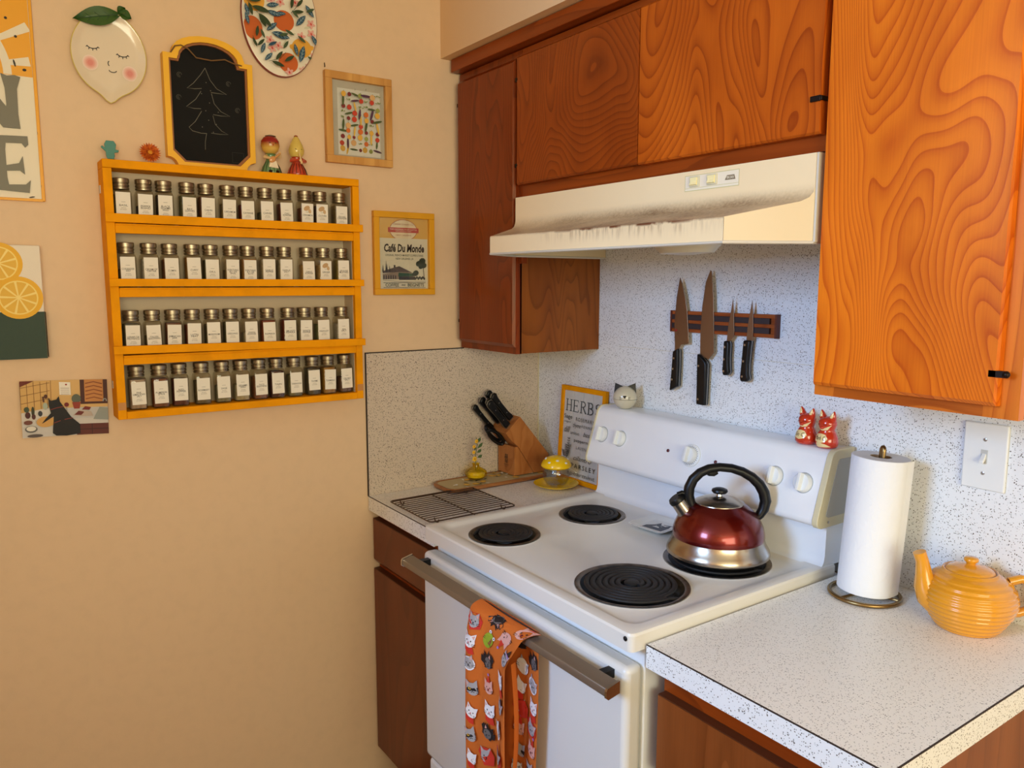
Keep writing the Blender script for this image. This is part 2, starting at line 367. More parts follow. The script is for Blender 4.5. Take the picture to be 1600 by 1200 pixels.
side_w = wood('cupboard_side_wood', rgb(150, 82, 26), rgb(112, 56, 14), 3.3, sx=5, sz=0.8, rings=36)
FY = -0.313        # face frame plane of the upper cupboards
# left upper cupboard
c = thing('upper_cabinet', 'narrow tall dark oak upper cupboard in the corner, left of the range hood', 'cabinet', (0.165, -0.16, 1.346))
MB().box(0.012, 0.295, -0.295, -0.002, 1.346, 2.165).build('carcass', side_w, c, smooth=False)
MB().box(0.295, 0.31, -0.300, -0.005, 1.347, 1.78).build('side_panel', side_w, c, smooth=False)
MB().box(0.012, 0.05, FY, -0.295, 1.346, 2.165).box(0.285, 0.335, FY, -0.295, 1.60, 2.165).box(0.285, 0.31, FY, -0.295, 1.346, 1.60).box(0.05, 0.285, FY, -0.295, 1.346, 1.40).box(0.05, 0.285, FY, -0.295, 2.10, 2.165).build('face_frame', frame_w, c, smooth=False)
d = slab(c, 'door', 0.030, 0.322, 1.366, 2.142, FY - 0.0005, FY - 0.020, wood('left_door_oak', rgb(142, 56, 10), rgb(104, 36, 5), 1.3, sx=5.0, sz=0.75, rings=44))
for z in (2.075, 1.43): hinge(d, 0.022, FY - 0.006, z)
# cupboard over the hood
c = thing('upper_cabinet', 'wide short oak cupboard with two doors above the range hood', 'cabinet', (0.80, -0.16, 1.78))
MB().box(0.336, 1.254, -0.295, -0.005, 1.782, 2.165).build('carcass', side_w, c, smooth=False)
MB().box(0.336, 1.258, FY, -0.295, 1.780, 1.84).box(0.336, 1.258, FY, -0.295, 2.10, 2.165).box(0.336, 0.36, FY, -0.295, 1.84, 2.10).box(1.22, 1.258, FY, -0.295, 1.84, 2.10).box(0.78, 0.82, FY, -0.295, 1.84, 2.10).build('face_frame', rail_w, c, smooth=False)
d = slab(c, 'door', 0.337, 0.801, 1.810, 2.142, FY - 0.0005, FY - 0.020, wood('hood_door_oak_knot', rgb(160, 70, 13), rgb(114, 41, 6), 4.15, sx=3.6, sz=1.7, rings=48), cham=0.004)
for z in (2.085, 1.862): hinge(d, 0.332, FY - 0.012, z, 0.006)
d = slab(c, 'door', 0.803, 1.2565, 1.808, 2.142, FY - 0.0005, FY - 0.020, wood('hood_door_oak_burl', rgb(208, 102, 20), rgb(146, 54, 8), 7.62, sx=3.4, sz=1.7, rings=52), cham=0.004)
MB().box(1.236, 1.2565, FY - 0.0235, FY - 0.0202, 1.863, 1.873).box(1.2567, 1.2595, FY - 0.0235, FY - 0.003, 1.864, 1.872).build('hinge', M['hinge'], d, bevel=0.001)
# right upper cupboard
c = thing('upper_cabinet', 'tall orange oak upper cupboard with swirling grain, right of the range hood', 'cabinet', (1.43, -0.16, 1.346))
MB().box(1.2605, 1.598, -0.295, -0.005, 1.346, 2.165).build('carcass', side_w, c, smooth=False)
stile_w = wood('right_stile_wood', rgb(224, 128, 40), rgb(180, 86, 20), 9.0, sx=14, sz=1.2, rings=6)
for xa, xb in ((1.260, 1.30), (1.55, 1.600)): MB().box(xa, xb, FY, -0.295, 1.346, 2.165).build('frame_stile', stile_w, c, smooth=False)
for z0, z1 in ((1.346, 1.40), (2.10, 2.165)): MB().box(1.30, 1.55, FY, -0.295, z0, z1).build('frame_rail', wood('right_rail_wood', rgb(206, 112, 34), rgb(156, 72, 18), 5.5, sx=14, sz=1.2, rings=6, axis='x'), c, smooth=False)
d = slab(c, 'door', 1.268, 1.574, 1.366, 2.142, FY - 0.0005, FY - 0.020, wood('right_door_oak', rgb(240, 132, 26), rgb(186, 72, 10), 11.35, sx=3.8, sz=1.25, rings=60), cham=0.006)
hinge(d, 1.574, FY - 0.014, 1.415, 0.012)
# moulding along the top
mo = struct(MB().prism([(-0.30, 2.168), (-0.345, 2.168), (-0.345, 2.204), (-0.30, 2.204)], 'x', 0.014, 1.62).build('trim_4', rail_w, smooth=False, bevel=0.002)); mo['label'] = 'dark wooden moulding along the top of the cupboards'
# base cabinets
def base_cab(name, label, x0, x1, fy, drawer, door, mats, endp=False):
    c = thing(name, label, 'cabinet', ((x0 + x1) / 2, fy / 2, 0))
    MB().box(x0, x1, fy + 0.018, -0.006, 0.09, 0.871).build('carcass', mats[0], c, smooth=False)
    MB().box(x0, x1, fy + 0.07, fy + 0.085, 0.0, 0.09).build('toe_kick', M['seam'], c, smooth=False)
    MB().box(x0, x0 + 0.03, fy, fy + 0.018, 0.09, 0.871).box(x1 - 0.03, x1, fy, fy + 0.018, 0.09, 0.871).box(x0 + 0.03, x1 - 0.03, fy, fy + 0.018, 0.80, 0.871).box(x0 + 0.03, x1 - 0.03, fy, fy + 0.018, 0.66, 0.72).build('face_frame', mats[1], c, smooth=False)
    for nm, (z0, z1) in (('drawer_front', drawer), ('door', door)):
        mb = MB(); a, b = x0 + 0.004, x1 - 0.004
        mb.prism([(fy - 0.0005, z0), (fy - 0.0005, z1), (fy - 0.020, z1 - 0.001), (fy - 0.020, z0 + 0.012), (fy - 0.011, z0)], 'x', a, b)
        o = mb.build(nm, mats[2], c, smooth=False)
        e = MB().prism([(fy - 0.0005, z1 + 0.0001), (fy - 0.0195, z1 - 0.0005), (fy - 0.0195, z1 + 0.0009), (fy - 0.0005, z1 + 0.0014)], 'x', a, b).build('top_edge', mats[3], o, smooth=False)
        if nm == 'door':
            for zz in (0.64, 0.18): hinge(o, a, fy - 0.006, zz, 0.005)
    return c
edge_d = pm('dark_stained_edge', rgb(82, 40, 20), 0.4)
lb = wood('left_base_wood', rgb(122, 54, 22), rgb(98, 40, 14), 6.0, sx=5, sz=0.8, rings=9, fibre=0.5)
base_cab('base_cabinet', 'narrow brown wooden base cabinet between the left wall and the stove', 0.006, 0.402, -0.605, (0.708, 0.846), (0.10, 0.690), (side_w, rail_w, lb, edge_d))
rb = wood('right_base_wood', rgb(146, 80, 36), rgb(112, 56, 20), 8.0, sx=5, sz=0.8, rings=9, fibre=0.5)
c = base_cab('base_cabinet', 'orange brown base cabinet under the right worktop, right of the stove', 1.186, 1.592, -0.605, (0.672, 0.826), (0.10, 0.655), (side_w, rail_w, rb, edge_d))
MB().box(1.5925, 1.60, -0.600, -0.01, 0.09, 0.871).build('end_panel', rb, c, smooth=False)
# worktops
def worktop(label, x0, x1, endedge=False):
    c = thing('worktop', label, 'worktop', ((x0 + x1) / 2, -0.32, 0.872))
    MB().box(x0, x1 - (0.001 if endedge else 0), -0.634, -0.0045, 0.8725, 0.914).build('top', M['lamtop'], c, smooth=False)
    MB().box(x0, x1, -0.6365, -0.6342, 0.8715, 0.9125).build('front_edge', M['lam'], c, smooth=False)
    MB().box(x0, x1, -0.6366, -0.6342, 0.9125, 0.9141).build('seam', M['seam'], c, smooth=False)
    if endedge:
        MB().box(x1 - 0.001, x1 + 0.0012, -0.634, -0.0045, 0.8715, 0.9125).build('end_edge', M['lam'], c, smooth=False)
        MB().box(x1 - 0.001, x1 + 0.0012, -0.6342, -0.0045, 0.9125, 0.9141).build('seam', M['seam'], c, smooth=False)
worktop('short speckled laminate worktop in the corner, left of the stove', 0.0045, 0.403)
worktop('speckled laminate worktop holding the paper towels and teapot', 1.170, 1.613, True)

# ================================================================== range hood
hood_m, nt, p = base_mat('greasy_cream_enamel')
def hood_mat():
    N = nt.nodes; L = nt.links
    tc = N.new('ShaderNodeTexCoord'); sp = N.new('ShaderNodeSeparateXYZ'); L.new(tc.outputs['Object'], sp.inputs[0])
    n = N.new('ShaderNodeTexNoise'); n.inputs['Scale'].default_value = 9; n.inputs['Detail'].default_value = 6; L.new(tc.outputs['Object'], n.inputs['Vector'])
    n2 = N.new('ShaderNodeTexNoise'); n2.inputs['Scale'].default_value = 170; n2.inputs['Detail'].default_value = 4; L.new(tc.outputs['Object'], n2.inputs['Vector'])
    # grime gathered on the sloping ledge and the bend above it, heaviest right of the middle
    def mr_(src, a0, a1, b0=0.0, b1=1.0):
        m_ = N.new('ShaderNodeMapRange'); m_.interpolation_type = 'SMOOTHSTEP'
        for i_, v_ in zip((1, 2, 3, 4), (a0, a1, b0, b1)): m_.inputs[i_].default_value = v_
        L.new(src, m_.inputs[0]); return m_.outputs[0]
    def op(kind, x, y):
        m_ = N.new('ShaderNodeMath'); m_.operation = kind; L.new(x, m_.inputs[0])
        if isinstance(y, float): m_.inputs[1].default_value = y
        else: L.new(y, m_.inputs[1])
        return m_.outputs[0]
    X, Z = sp.outputs[0], sp.outputs[2]
    ledge = op('MULTIPLY', mr_(Z, 1.728, 1.694), mr_(Z, 1.6595, 1.6650))
    along = op('MULTIPLY', mr_(X, 0.30, 0.80, 0.45, 1.0), mr_(X, 1.25, 1.05, 0.55, 1.0))
    soft = op('MULTIPLY', mr_(n.outputs['Fac'], 0.25, 0.7, 0.62, 1.0), mr_(n2.outputs['Fac'], 0.3, 0.7, 0.72, 1.0))
    fac = op('MULTIPLY', op('MULTIPLY', ledge, along), soft)
    mx = N.new('ShaderNodeMix'); mx.data_type = 'RGBA'; mx.inputs[6].default_value = rgb(244, 218, 172); mx.inputs[7].default_value = rgb(112, 76, 44)
    L.new(fac, mx.inputs[0])
    # brown streaks down the lip and a rusty line along its top edge
    n3 = N.new('ShaderNodeTexNoise'); n3.inputs['Scale'].default_value = 1.0; n3.inputs['Detail'].default_value = 5
    mp_ = N.new('ShaderNodeMapping'); mp_.inputs['Scale'].default_value = (110, 8, 14); L.new(tc.outputs['Object'], mp_.inputs['Vector']); L.new(mp_.outputs[0], n3.inputs['Vector'])
    mid = op('MULTIPLY', mr_(X, 0.55, 0.85), mr_(X, 1.16, 1.02, 0.3, 1.0))
    streak = op('MULTIPLY', op('MULTIPLY', mr_(Z, 1.628, 1.662), mr_(Z, 1.668, 1.664)), op('MULTIPLY', mr_(n3.outputs['Fac'], 0.42, 0.66, 0.1, 0.6), mid))
    n4 = N.new('ShaderNodeTexNoise'); n4.inputs['Scale'].default_value = 34; n4.inputs['Detail'].default_value = 5; L.new(tc.outputs['Object'], n4.inputs['Vector'])
    rim = op('MULTIPLY', op('MULTIPLY', mr_(Z, 1.656, 1.6625), mr_(Z, 1.669, 1.665)), op('MULTIPLY', mr_(n4.outputs['Fac'], 0.42, 0.6), mid))
    f2 = op('MAXIMUM', streak, rim)
    m2 = N.new('ShaderNodeMix'); m2.data_type = 'RGBA'; m2.inputs[7].default_value = rgb(104, 56, 30); L.new(f2, m2.inputs[0]); L.new(mx.outputs[2], m2.inputs[6])
    L.new(m2.outputs[2], p.inputs['Base Color']); p.inputs['Roughness'].default_value = 0.38
hood_mat()
hood_in = pm('hood_inner_enamel', rgb(206, 196, 178), 0.5)
h = thing('range_hood', 'greasy cream enamel range hood with rocker switches above the stove', 'range hood', (0.80, -0.2, 1.62))
xl, xr, fl, fr_, yb, yf, zt, zb = 0.336, 1.2545, 0.424, 1.172, -0.335, -0.475, 1.776, 1.620
mb = MB()
def hood_sec(xa, xb, y, z): return [(xa, y, z), (xb, y, z)]
# front panel, bend, ledge, lip as lofted sections from the top down
kl, kr = (fl - xl) / (yf - yb), (fr_ - xr) / (yf - yb)
secs = [(xl, xr, yb, zt), (xl, xr, yb, 1.716), (xl - .002 * kl, xr - .002 * kr, yb - 0.002, 1.708), (xl - .008 * kl, xr - .008 * kr, yb - 0.008, 1.699), (xl - .022 * kl, xr - .022 * kr, yb - 0.022, 1.6915), (fl, fr_, yf, 1.664), (fl, fr_, yf - 0.001, 1.661), (fl, fr_, yf - 0.001, zb)]
vs = [q for s_ in secs for q in hood_sec(*s_)]
fs = [(2 * k, 2 * k + 1, 2 * k + 3, 2 * k + 2) for k in range(len(secs) - 1)]
mb.add(vs, fs)
# angled corner plates and sides
plate_m = pm('cream_enamel', rgb(222, 200, 160), 0.42)
for sgn, xb_, xf_ in ((1, xr, fr_), (-1, xl, fl)):
    plates = MB(); kk_ = (xf_ - xb_) / (yf - yb)
    plates.add([(xb_, yb, zt), (xb_, yb, zb), (xf_, yf, zb), (xf_, yf, 1.664), (xb_ - .022 * kk_, yb - 0.022, 1.6915), (xb_ - .008 * kk_, yb - 0.008, 1.699), (xb_ - .002 * kk_, yb - 0.002, 1.708), (xb_, yb, 1.716)], [(0, 1, 2, 3, 4, 5, 6, 7)])
    plates.add([(xb_, yb, zt), (xb_, yb, zb), (xb_, -0.006, zb), (xb_, -0.006, zt)], [(0, 1, 2, 3)])
    plates.build('side_plate', plate_m, h, smooth=False)
mb.add([(xl, yb, zt), (xr, yb, zt), (xr, -0.006, zt), (xl, -0.006, zt)], [(0, 1, 2, 3)])
mb.build('shell', hood_m, h, smooth=True, angle=30)
MB().box(xr + 0.0004, xr + 0.0048, yb + 0.001, yb + 0.021, zb + 0.001, zt).build('side_flange', hood_in, h, smooth=False)
und = MB(); und.add([(xl + .004, -.008, zb + 0.03), (xr - .004, -.008, zb + 0.03), (xr - .004, yb, zb + 0.03), (fr_ - .004, yf + .006, zb + 0.03), (fl + .004, yf + .006, zb + 0.03), (xl + .004, yb, zb + 0.03)], [(0, 1, 2, 3, 4, 5)])
und.build('underside', hood_in, h, smooth=False)
MB().tube([(xl, -0.01, zb), (xl, yb, zb), (fl, yf, zb), (fr_, yf, zb), (xr, yb, zb), (xr, -0.01, zb)], 0.003, 6).build('bottom_hem', hood_in, h, smooth=False)
MB().lathe([(0.05, 0.028), (0.05, 0.01), (0.04, -0.006), (0.01, -0.01)], (0.88, -0.25, zb), 20, sx=1.8).build('lamp_lens', pm('frosted_lens', rgb(226, 218, 200), 0.4), h)
MB().box(0.56, 0.80, -0.32, -0.12, zb + 0.018, zb + 0.028).build('grease_filter', M['steel'], h, smooth=False)
# rocker switch plate
A = Art((0.948, yb, 1.7355), XAX, ZAX, -YAX, h0=0.0002)
A.rect(0, 0, 0.140, 0.032, (214, 198, 140)); A.rect(0.0015, 0.0065, 0.1385, 0.0305, (240, 224, 194)); A.rect(0.0015, 0.0015, 0.1385, 0.0055, (240, 226, 196))
A.line([(0.112, 0.014), (0.130, 0.014)], 0.0008, (120, 100, 70)); A.poly([(0.105, 0.0135), (0.131, 0.0135), (0.128, 0.0225), (0.110, 0.0225)], (128, 108, 78)); A.text('BROAN', 0.1185, 0.0178, 0.0075, (236, 222, 190), bold=0.01, fit=0.017)
A.build('switch_plate', h)
for x in (0.975, 1.021):
    MB().box(x - 0.013, x + 0.013, yb - 0.003, yb - 0.0003, 1.7435, 1.7645).build('switch_bezel', M['almond'], h, bevel=0.001)
    MB().prism([(yb - 0.003, 1.7465), (yb - 0.008, 1.7475), (yb - 0.005, 1.754), (yb - 0.006, 1.7615), (yb - 0.003, 1.7615)], 'x', x - 0.009, x + 0.009).build('rocker_switch', pm('ivory_rocker', rgb(250, 232, 170), 0.35), h, smooth=False)

# ================================================================== stove
st = thing('electric_stove', 'white electric coil stove with oven door and tilted control panel', 'stove', (0.785, -0.33, 0))
X0, X1 = 0.407, 1.164
MB().box(X0 + 0.004, X1 - 0.004, -0.63, -0.02, 0.03, 0.904).build('body', M['enamel'], st, smooth=False, bevel=0.003)
def rrect(x0, x1, y0, y1, r, z, n=5):
    out = []
    for cx, cy, a in ((x1 - r, y1 - r, 0), (x0 + r, y1 - r, PI / 2), (x0 + r, y0 + r, PI), (x1 - r, y0 + r, 1.5 * PI)):
        for k in range(n + 1): t = a + PI / 2 * k / n; out.append((cx + r * math.cos(t), cy + r * math.sin(t), z))
    return out
burners = [(0.571, -0.531, 0.093, 'small'), (0.569, -0.2455, 0.093, 'small'), (0.986, -0.497, 0.1225, 'large'), (0.986, -0.237, 0.1225, 'large')]
CT = 0.929        # recessed cooktop surface
bm = bmesh.new()
def bloop(pts): return [bm.verts.new(p) for p in pts]
def bridge(a, b):
    n = len(a)
    for i in range(n): bm.faces.new((a[i], a[(i + 1) % n], b[(i + 1) % n], b[i]))
Ls = [bloop(rrect(X0, X1, -0.668, -0.05, 0.012, 0.903)), bloop(rrect(X0, X1, -0.668, -0.05, 0.012, 0.932)), bloop(rrect(X0 + .002, X1 - .002, -0.666, -0.052, 0.012, 0.9365)), bloop(rrect(X0 + .007, X1 - .007, -0.661, -0.057, 0.012, 0.938)),
      bloop(rrect(X0 + .024, X1 - .024, -0.644, -0.10, 0.025, 0.938)), bloop(rrect(X0 + .030, X1 - .030, -0.638, -0.106, 0.028, 0.9355)), bloop(rrect(X0 + .036, X1 - .036, -0.632, -0.112, 0.032, 0.931)), bloop(rrect(X0 + .045, X1 - .045, -0.623, -0.12, 0.035, CT))]
for a, b in zip(Ls, Ls[1:]): bridge(a, b)
edges = [bm.edges.get((Ls[-1][i], Ls[-1][(i + 1) % len(Ls[-1])])) for i in range(len(Ls[-1]))]
for bxx, byy, br, _ in burners:
    for q, (rr, zz) in enumerate(((br + 0.004, CT), (br - 0.003, CT + 0.0025), (br - 0.010, CT + 0.0015), (br - 0.011, CT - 0.02))):
        lp = bloop([(bxx + rr * math.cos(2 * PI * i / 40), byy + rr * math.sin(2 * PI * i / 40), zz) for i in range(40)])
        if q == 0: edges += [bm.edges.new((lp[i], lp[(i + 1) % 40])) for i in range(40)]
        else: bridge(prevl, lp)
        prevl = lp
bmesh.ops.triangle_fill(bm, use_beauty=True, edges=edges)
bmesh.ops.recalc_face_normals(bm, faces=bm.faces)
me = bpy.data.meshes.new('cooktop'); bm.to_mesh(me); bm.free(); me.materials.append(M['cooktop'])
if me.polygons and sum(pp.normal.z * pp.area for pp in me.polygons) < 0: me.flip_normals()
me.polygons.foreach_set('use_smooth', [True] * len(me.polygons)); me.set_sharp_from_angle(angle=math.radians(22))
o = bpy.data.objects.new('cooktop', me); COL.objects.link(o); o.parent = st; o.matrix_parent_inverse = Matrix.Translation(-st.location)
MB().lathe([(0.0035, 0), (0.0035, 0.002), (0.001, 0.003)], (0, 0, 0), 12)
mbx = MB(); mbx.M = Matrix.Translation((1.150, -0.6682, 0.926)) @ Matrix.Rotation(PI / 2, 4, 'X'); mbx.lathe([(0.0045, 0), (0.0045, 0.0015), (0.002, 0.003)], n=12); mbx.build('trim_screw', M['black_plastic'], st)
rust = pm('scorched_chrome', rgb(120, 108, 98), 0.3, metal=0.9, var=0.6, bscale=420)
def spiral(cx, cy, z, r0, r1, turns):
    n = int(turns * 30); return [(cx + (r0 + (r1 - r0) * i / n) * math.cos(2 * PI * turns * i / n), cy + (r0 + (r1 - r0) * i / n) * math.sin(2 * PI * turns * i / n), z) for i in range(n + 1)]
for bxx, byy, br, sz in burners:
    pan = MB().lathe([(br - 0.0115, CT + 0.0012), (br - 0.004, CT + 0.0045), (br - 0.009, CT + 0.0052), (br - 0.0155, CT + 0.003)], (bxx, byy, 0), 44, cap=False).build('trim_ring', rust, st)
    MB().lathe([(br - 0.0155, CT + 0.0028), (br - 0.022, CT - 0.006), (br - 0.04, CT - 0.014), (0.02, CT - 0.0155)], (bxx, byy, 0), 44, cap=False).build('drip_pan', M['pan'], st)
    t = 4.6 if sz == 'small' else 6.0; rmax = br - 0.024
    z = CT + 0.0065
    co = MB().tube(spiral(bxx, byy, z, 0.020, rmax, t), 0.0056, 8, flat=0.6)
    co.tube([(bxx + rmax * math.cos(2 * PI * t), byy + rmax * math.sin(2 * PI * t), z), (bxx + (rmax + .006) * math.cos(2 * PI * t + .25), byy + (rmax + .006) * math.sin(2 * PI * t + .25), z - 0.006), (bxx + (rmax + .010) * math.cos(2 * PI * t + .4), byy + (rmax + .010) * math.sin(2 * PI * t + .4), z - 0.014)], 0.004, 8)
    co = co.build('coil_element', M['black_coil'], st)
    sp_ = MB().lathe([(0.016, -0.004), (0.016, 0.002), (0.012, 0.0035)], (bxx, byy, z), 20)
    for k in range(3):
        a = 2 * PI * k / 3 + 0.5; sp_.box(-1, -1, -1, -1, -1, -1) if False else None
        dx, dy = math.cos(a), math.sin(a)
        sp_.add([(bxx + dx * 0.01 - dy * .0015, byy + dy * 0.01 + dx * .0015, z - .0095), (bxx + dx * rmax - dy * .0015, byy + dy * rmax + dx * .0015, z - .0095), (bxx + dx * rmax + dy * .0015, byy + dy * rmax - dx * .0015, z - .0095), (bxx + dx * 0.01 + dy * .0015, byy + dy * 0.01 - dx * .0015, z - .0095),
                 (bxx + dx * 0.01 - dy * .0015, byy + dy * 0.01 + dx * .0015, z - .0045), (bxx + dx * rmax - dy * .0015, byy + dy * rmax + dx * .0015, z - .0045), (bxx + dx * rmax + dy * .0015, byy + dy * rmax - dx * .0015, z - .0045), (bxx + dx * 0.01 + dy * .0015, byy + dy * 0.01 - dx * .0015, z - .0045)],
                [(0, 3, 2, 1), (4, 5, 6, 7), (0, 1, 5, 4), (1, 2, 6, 5), (2, 3, 7, 6), (3, 0, 4, 7)])
    sp_.build('coil_support', M['black_coil'], co)
# back panel of the stove
lo = [(-0.012, 0.935), (-0.105, 0.936), (-0.097, 0.9395), (-0.0925, 0.946), (-0.090, 0.958), (-0.088, 1.04), (-0.012, 1.04)]
MB().prism(lo, 'x', X0 + 0.006, X1 - 0.006).build('rear_riser', M['enamel'], st, angle=50)
pf = [(-0.012, 1.030), (-0.118, 1.030), (-0.128, 1.033), (-0.134, 1.040), (-0.1345, 1.050), (-0.093, 1.176), (-0.089, 1.184), (-0.082, 1.190), (-0.074, 1.1925), (-0.012, 1.1925)]
MB().prism(pf, 'x', X0 + 0.008, X1 - 0.012).build('control_panel', M['enamel'], st, angle=50)
def inset(pf_, d):
    cy_ = sum(a for a, _ in pf_) / len(pf_); cz_ = sum(b for _, b in pf_) / len(pf_)
    return [(cy_ + (a - cy_) * d, cz_ + (b - cz_) * d) for a, b in pf_]
for xa, xb in ((X0 + 0.001, X0 + 0.008), (X1 - 0.012, X1 + 0.002)):
    e = MB().prism([(a - (0.0022 if a < -0.02 else 0), b + (0.002 if b > 1.1 else -0.002)) for a, b in pf], 'x', xa, xb).build('end_cap', M['almond'], st, angle=50, bevel=0.0015, label='yellowed plastic end cap')
    q = [(-0.022, 1.050), (-0.100, 1.050), (-0.108, 1.056), (-0.072, 1.168), (-0.066, 1.174), (-0.022, 1.174)]
    xo = xb if xb > 0.8 else xa
    MB().prism(q, 'x', xo - 0.0008, xo + 0.0008).build('end_plate', pm('grey_end_plate', rgb(176, 172, 160), 0.45), e, smooth=False)
    k = MB(); k.M = Matrix.Translation((xo, -0.098, 1.040)) @ Matrix.Rotation(PI / 2, 4, 'Y'); k.lathe([(0.003, -0.001), (0.003, 0.0015), (0.0012, 0.0022)], n=10); k.build('end_cap_screw', M['steel'], e)
pn = Vector((0, -0.126, 0.0415)).normalized(); pu = Vector((0, 0.0415, 0.126)).normalized()
def on_panel(x, z):
    t = (z - 1.050) / 0.126; return Vector((x, -0.1345 + 0.0415 * t, z))
def panel_m(x, z): 
    P = on_panel(x, z); return Matrix(((1, 0, 0, P.x), (0, pu.y, pn.y, P.y), (0, pu.z, pn.z, P.z), (0, 0, 0, 1)))
for kx in (0.4545, 0.529, 0.791, 1.0375, 1.112):
    big = kx == 0.791
    k = MB(); k.M = panel_m(kx, 1.117)
    if big:
        k.lathe([(0.029, 0), (0.029, 0.003), (0.026, 0.005)], n=36).build('dial_skirt', M['white_plastic'], st)
        A = Art(fn=lambda u, v, hh, Mx=k.M.copy(): tuple(Mx @ Vector((u, v, 0.005 + hh))))
        for i in range(22):
            a = -0.9 + i * 0.235; A.line([(0.0215 * math.sin(a), 0.0215 * math.cos(a)), ((0.0245 if i % 2 else 0.0255) * math.sin(a), (0.0245 if i % 2 else 0.0255) * math.cos(a))], 0.0016, (150, 150, 150))
        A.build('dial_marks', st)
    k = MB(); k.M = panel_m(kx, 1.117); z0 = 0.005 if big else 0.0
    o = k.lathe([(0.0215, z0), (0.0205, z0 + 0.010), (0.0185, z0 + 0.0125)], n=32).build('knob', M['white_plastic'], st)
    k2 = MB(); k2.M = panel_m(kx, 1.117); k2.prism([(-0.0055, z0 + 0.012), (0.0055, z0 + 0.012), (0.0035, z0 + 0.023), (-0.0035, z0 + 0.023)], 'y', -0.0195, 0.0195).build('grip', M['white_plastic'], o, bevel=0.001)
    if not big:
        k3 = MB(); k3.M = panel_m(kx, 1.117); k3.lathe([(0.0232, 0), (0.0228, 0.0006)], n=32).build('knob_shadow_ring', pm('knob_shadow_grey', rgb(176, 178, 178), 0.4), st)  # thin grey disc, the knob's shadow put in as colour
for kx in (0.712, 0.869):
    k = MB(); k.M = panel_m(kx, 1.116); k.lathe([(0.0042, 0), (0.0042, 0.002), (0.002, 0.0035)], n=14).build('indicator_light', pm('red_lens', rgb(88, 14, 16), 0.2), st)
# oven door, handle, drawer
dr = MB(); dr.box(X0 + 0.006, X1 - 0.004, -0.674, -0.632, 0.318, 0.873)
dr = dr.build('oven_door', M['door_enamel'], st, smooth=True, bevel=0.012, seg=4)
hb = MB().prism([(-0.700, 0.864), (-0.7265, 0.857), (-0.7285, 0.853), (-0.7285, 0.843), (-0.724, 0.840), (-0.700, 0.845)], 'x', 0.405, 1.166).build('door_handle', pm('grey_brown_handle', rgb(142, 132, 118), 0.35, metal=0.75), dr, bevel=0.001)
for xa in (0.400, 1.166):
    MB().prism([(-0.699, 0.866), (-0.7275, 0.859), (-0.7300, 0.854), (-0.7300, 0.842), (-0.725, 0.838), (-0.699, 0.843)], 'x', xa, xa + 0.005).build('handle_cap', M['chrome'], hb, smooth=False)
for xa in (0.446, 1.122):
    MB().box(xa - 0.008, xa + 0.008, -0.700, -0.6735, 0.846, 0.862).build('handle_bracket', M['black_plastic'], dr, smooth=False)
MB().box(X0 + 0.006, X1 - 0.004, -0.664, -0.632, 0.075, 0.306).build('storage_drawer', M['enamel'], st, bevel=0.010, seg=3)
MB().box(X0 + 0.03, X1 - 0.03, -0.58, -0.05, 0.0, 0.0298).build('plinth', M['black_plastic'], st, smooth=False)

# ================================================================== spice rack
RK = thing('spice_rack', 'yellow painted wooden spice rack with four shelves on the left wall', 'spice rack', (0.04, -0.99, 1.222))
YL, YR, XF = -1.303, -0.676, 0.076
Yw = M['yellow']
raw = pm('bare_pine', rgb(196, 134, 70), 0.6)
inner = pm('rack_back_paint', rgb(208, 190, 162), 0.7)
MB().box(0.001, 0.004, YL + 0.02, YR - 0.02, 1.241, 1.806).build('back_panel', inner, RK, smooth=False)
for y0, y1 in ((YL, YL + 0.019), (YR - 0.019, YR)):
    o = MB().box(0.001, XF, y0, y1, 1.222, 1.8068).build('side_board', Yw, RK, bevel=0.0012)
    if y0 == YL:
        for z in (1.762, 1.302): MB().box(0.012, 0.030, y0 - 0.0012, y0 - 0.0001, z - 0.009, z + 0.009).build('bracket_plate', M['steel'], o, smooth=False)
MB().box(0.001, XF + 0.001, YL, YR, 1.8072, 1.8262).build('top_board', Yw, RK, bevel=0.0012)
for ya, yb_ in ((YL + 0.0191, YL + 0.0199), (YR - 0.0199, YR - 0.0191)): MB().box(0.0045, XF - 0.014, ya, yb_, 1.2405, 1.806).build('side_lining', inner, RK, smooth=False)
rows = []
for (zo, zr0, zr1, tilt, zt0, zt1) in ((1.683, 1.684, 1.704, 0.0, 1.660, 1.681), (1.5345, 1.537, 1.555, 0.0, 1.512, 1.5335), (1.3745, 1.376, 1.395, -0.006, 1.352, 1.3715), (1.2405, None, None, 0, None, None)):
    if zr0:
        MB().box(0.0045, XF - 0.001, YL + 0.0202, YR - 0.0202, zo - 0.006, zo - 0.0005).build('shelf_board', Yw, RK, smooth=False)
        a, b = YL - 0.002, YR + 0.004
        MB().add([(XF + .0005, a, zr0 - tilt * .5), (XF + .013, a, zr0 - tilt * .5), (XF + .013, b, zr0 + tilt * .5), (XF + .0005, b, zr0 + tilt * .5), (XF + .0005, a, zr1 - tilt * .5), (XF + .013, a, zr1 - tilt * .5), (XF + .013, b, zr1 + tilt * .5), (XF + .0005, b, zr1 + tilt * .5)],
                 [(0, 3, 2, 1), (4, 5, 6, 7), (0, 1, 5, 4), (1, 2, 6, 5), (2, 3, 7, 6), (3, 0, 4, 7)]).build('front_rail', Yw, RK, bevel=0.001)
        MB().box(XF - 0.016, XF, YL + 0.0192, YR - 0.0192, zt0, zt1 - 0.004 + 0.002).build('top_rail', Yw, RK, bevel=0.001)
    else:
        MB().box(0.0045, XF + 0.001, YL + 0.0192, YR - 0.0192, 1.222, 1.2400).build('bottom_board', Yw, RK, bevel=0.001)
    rows.append(zo)
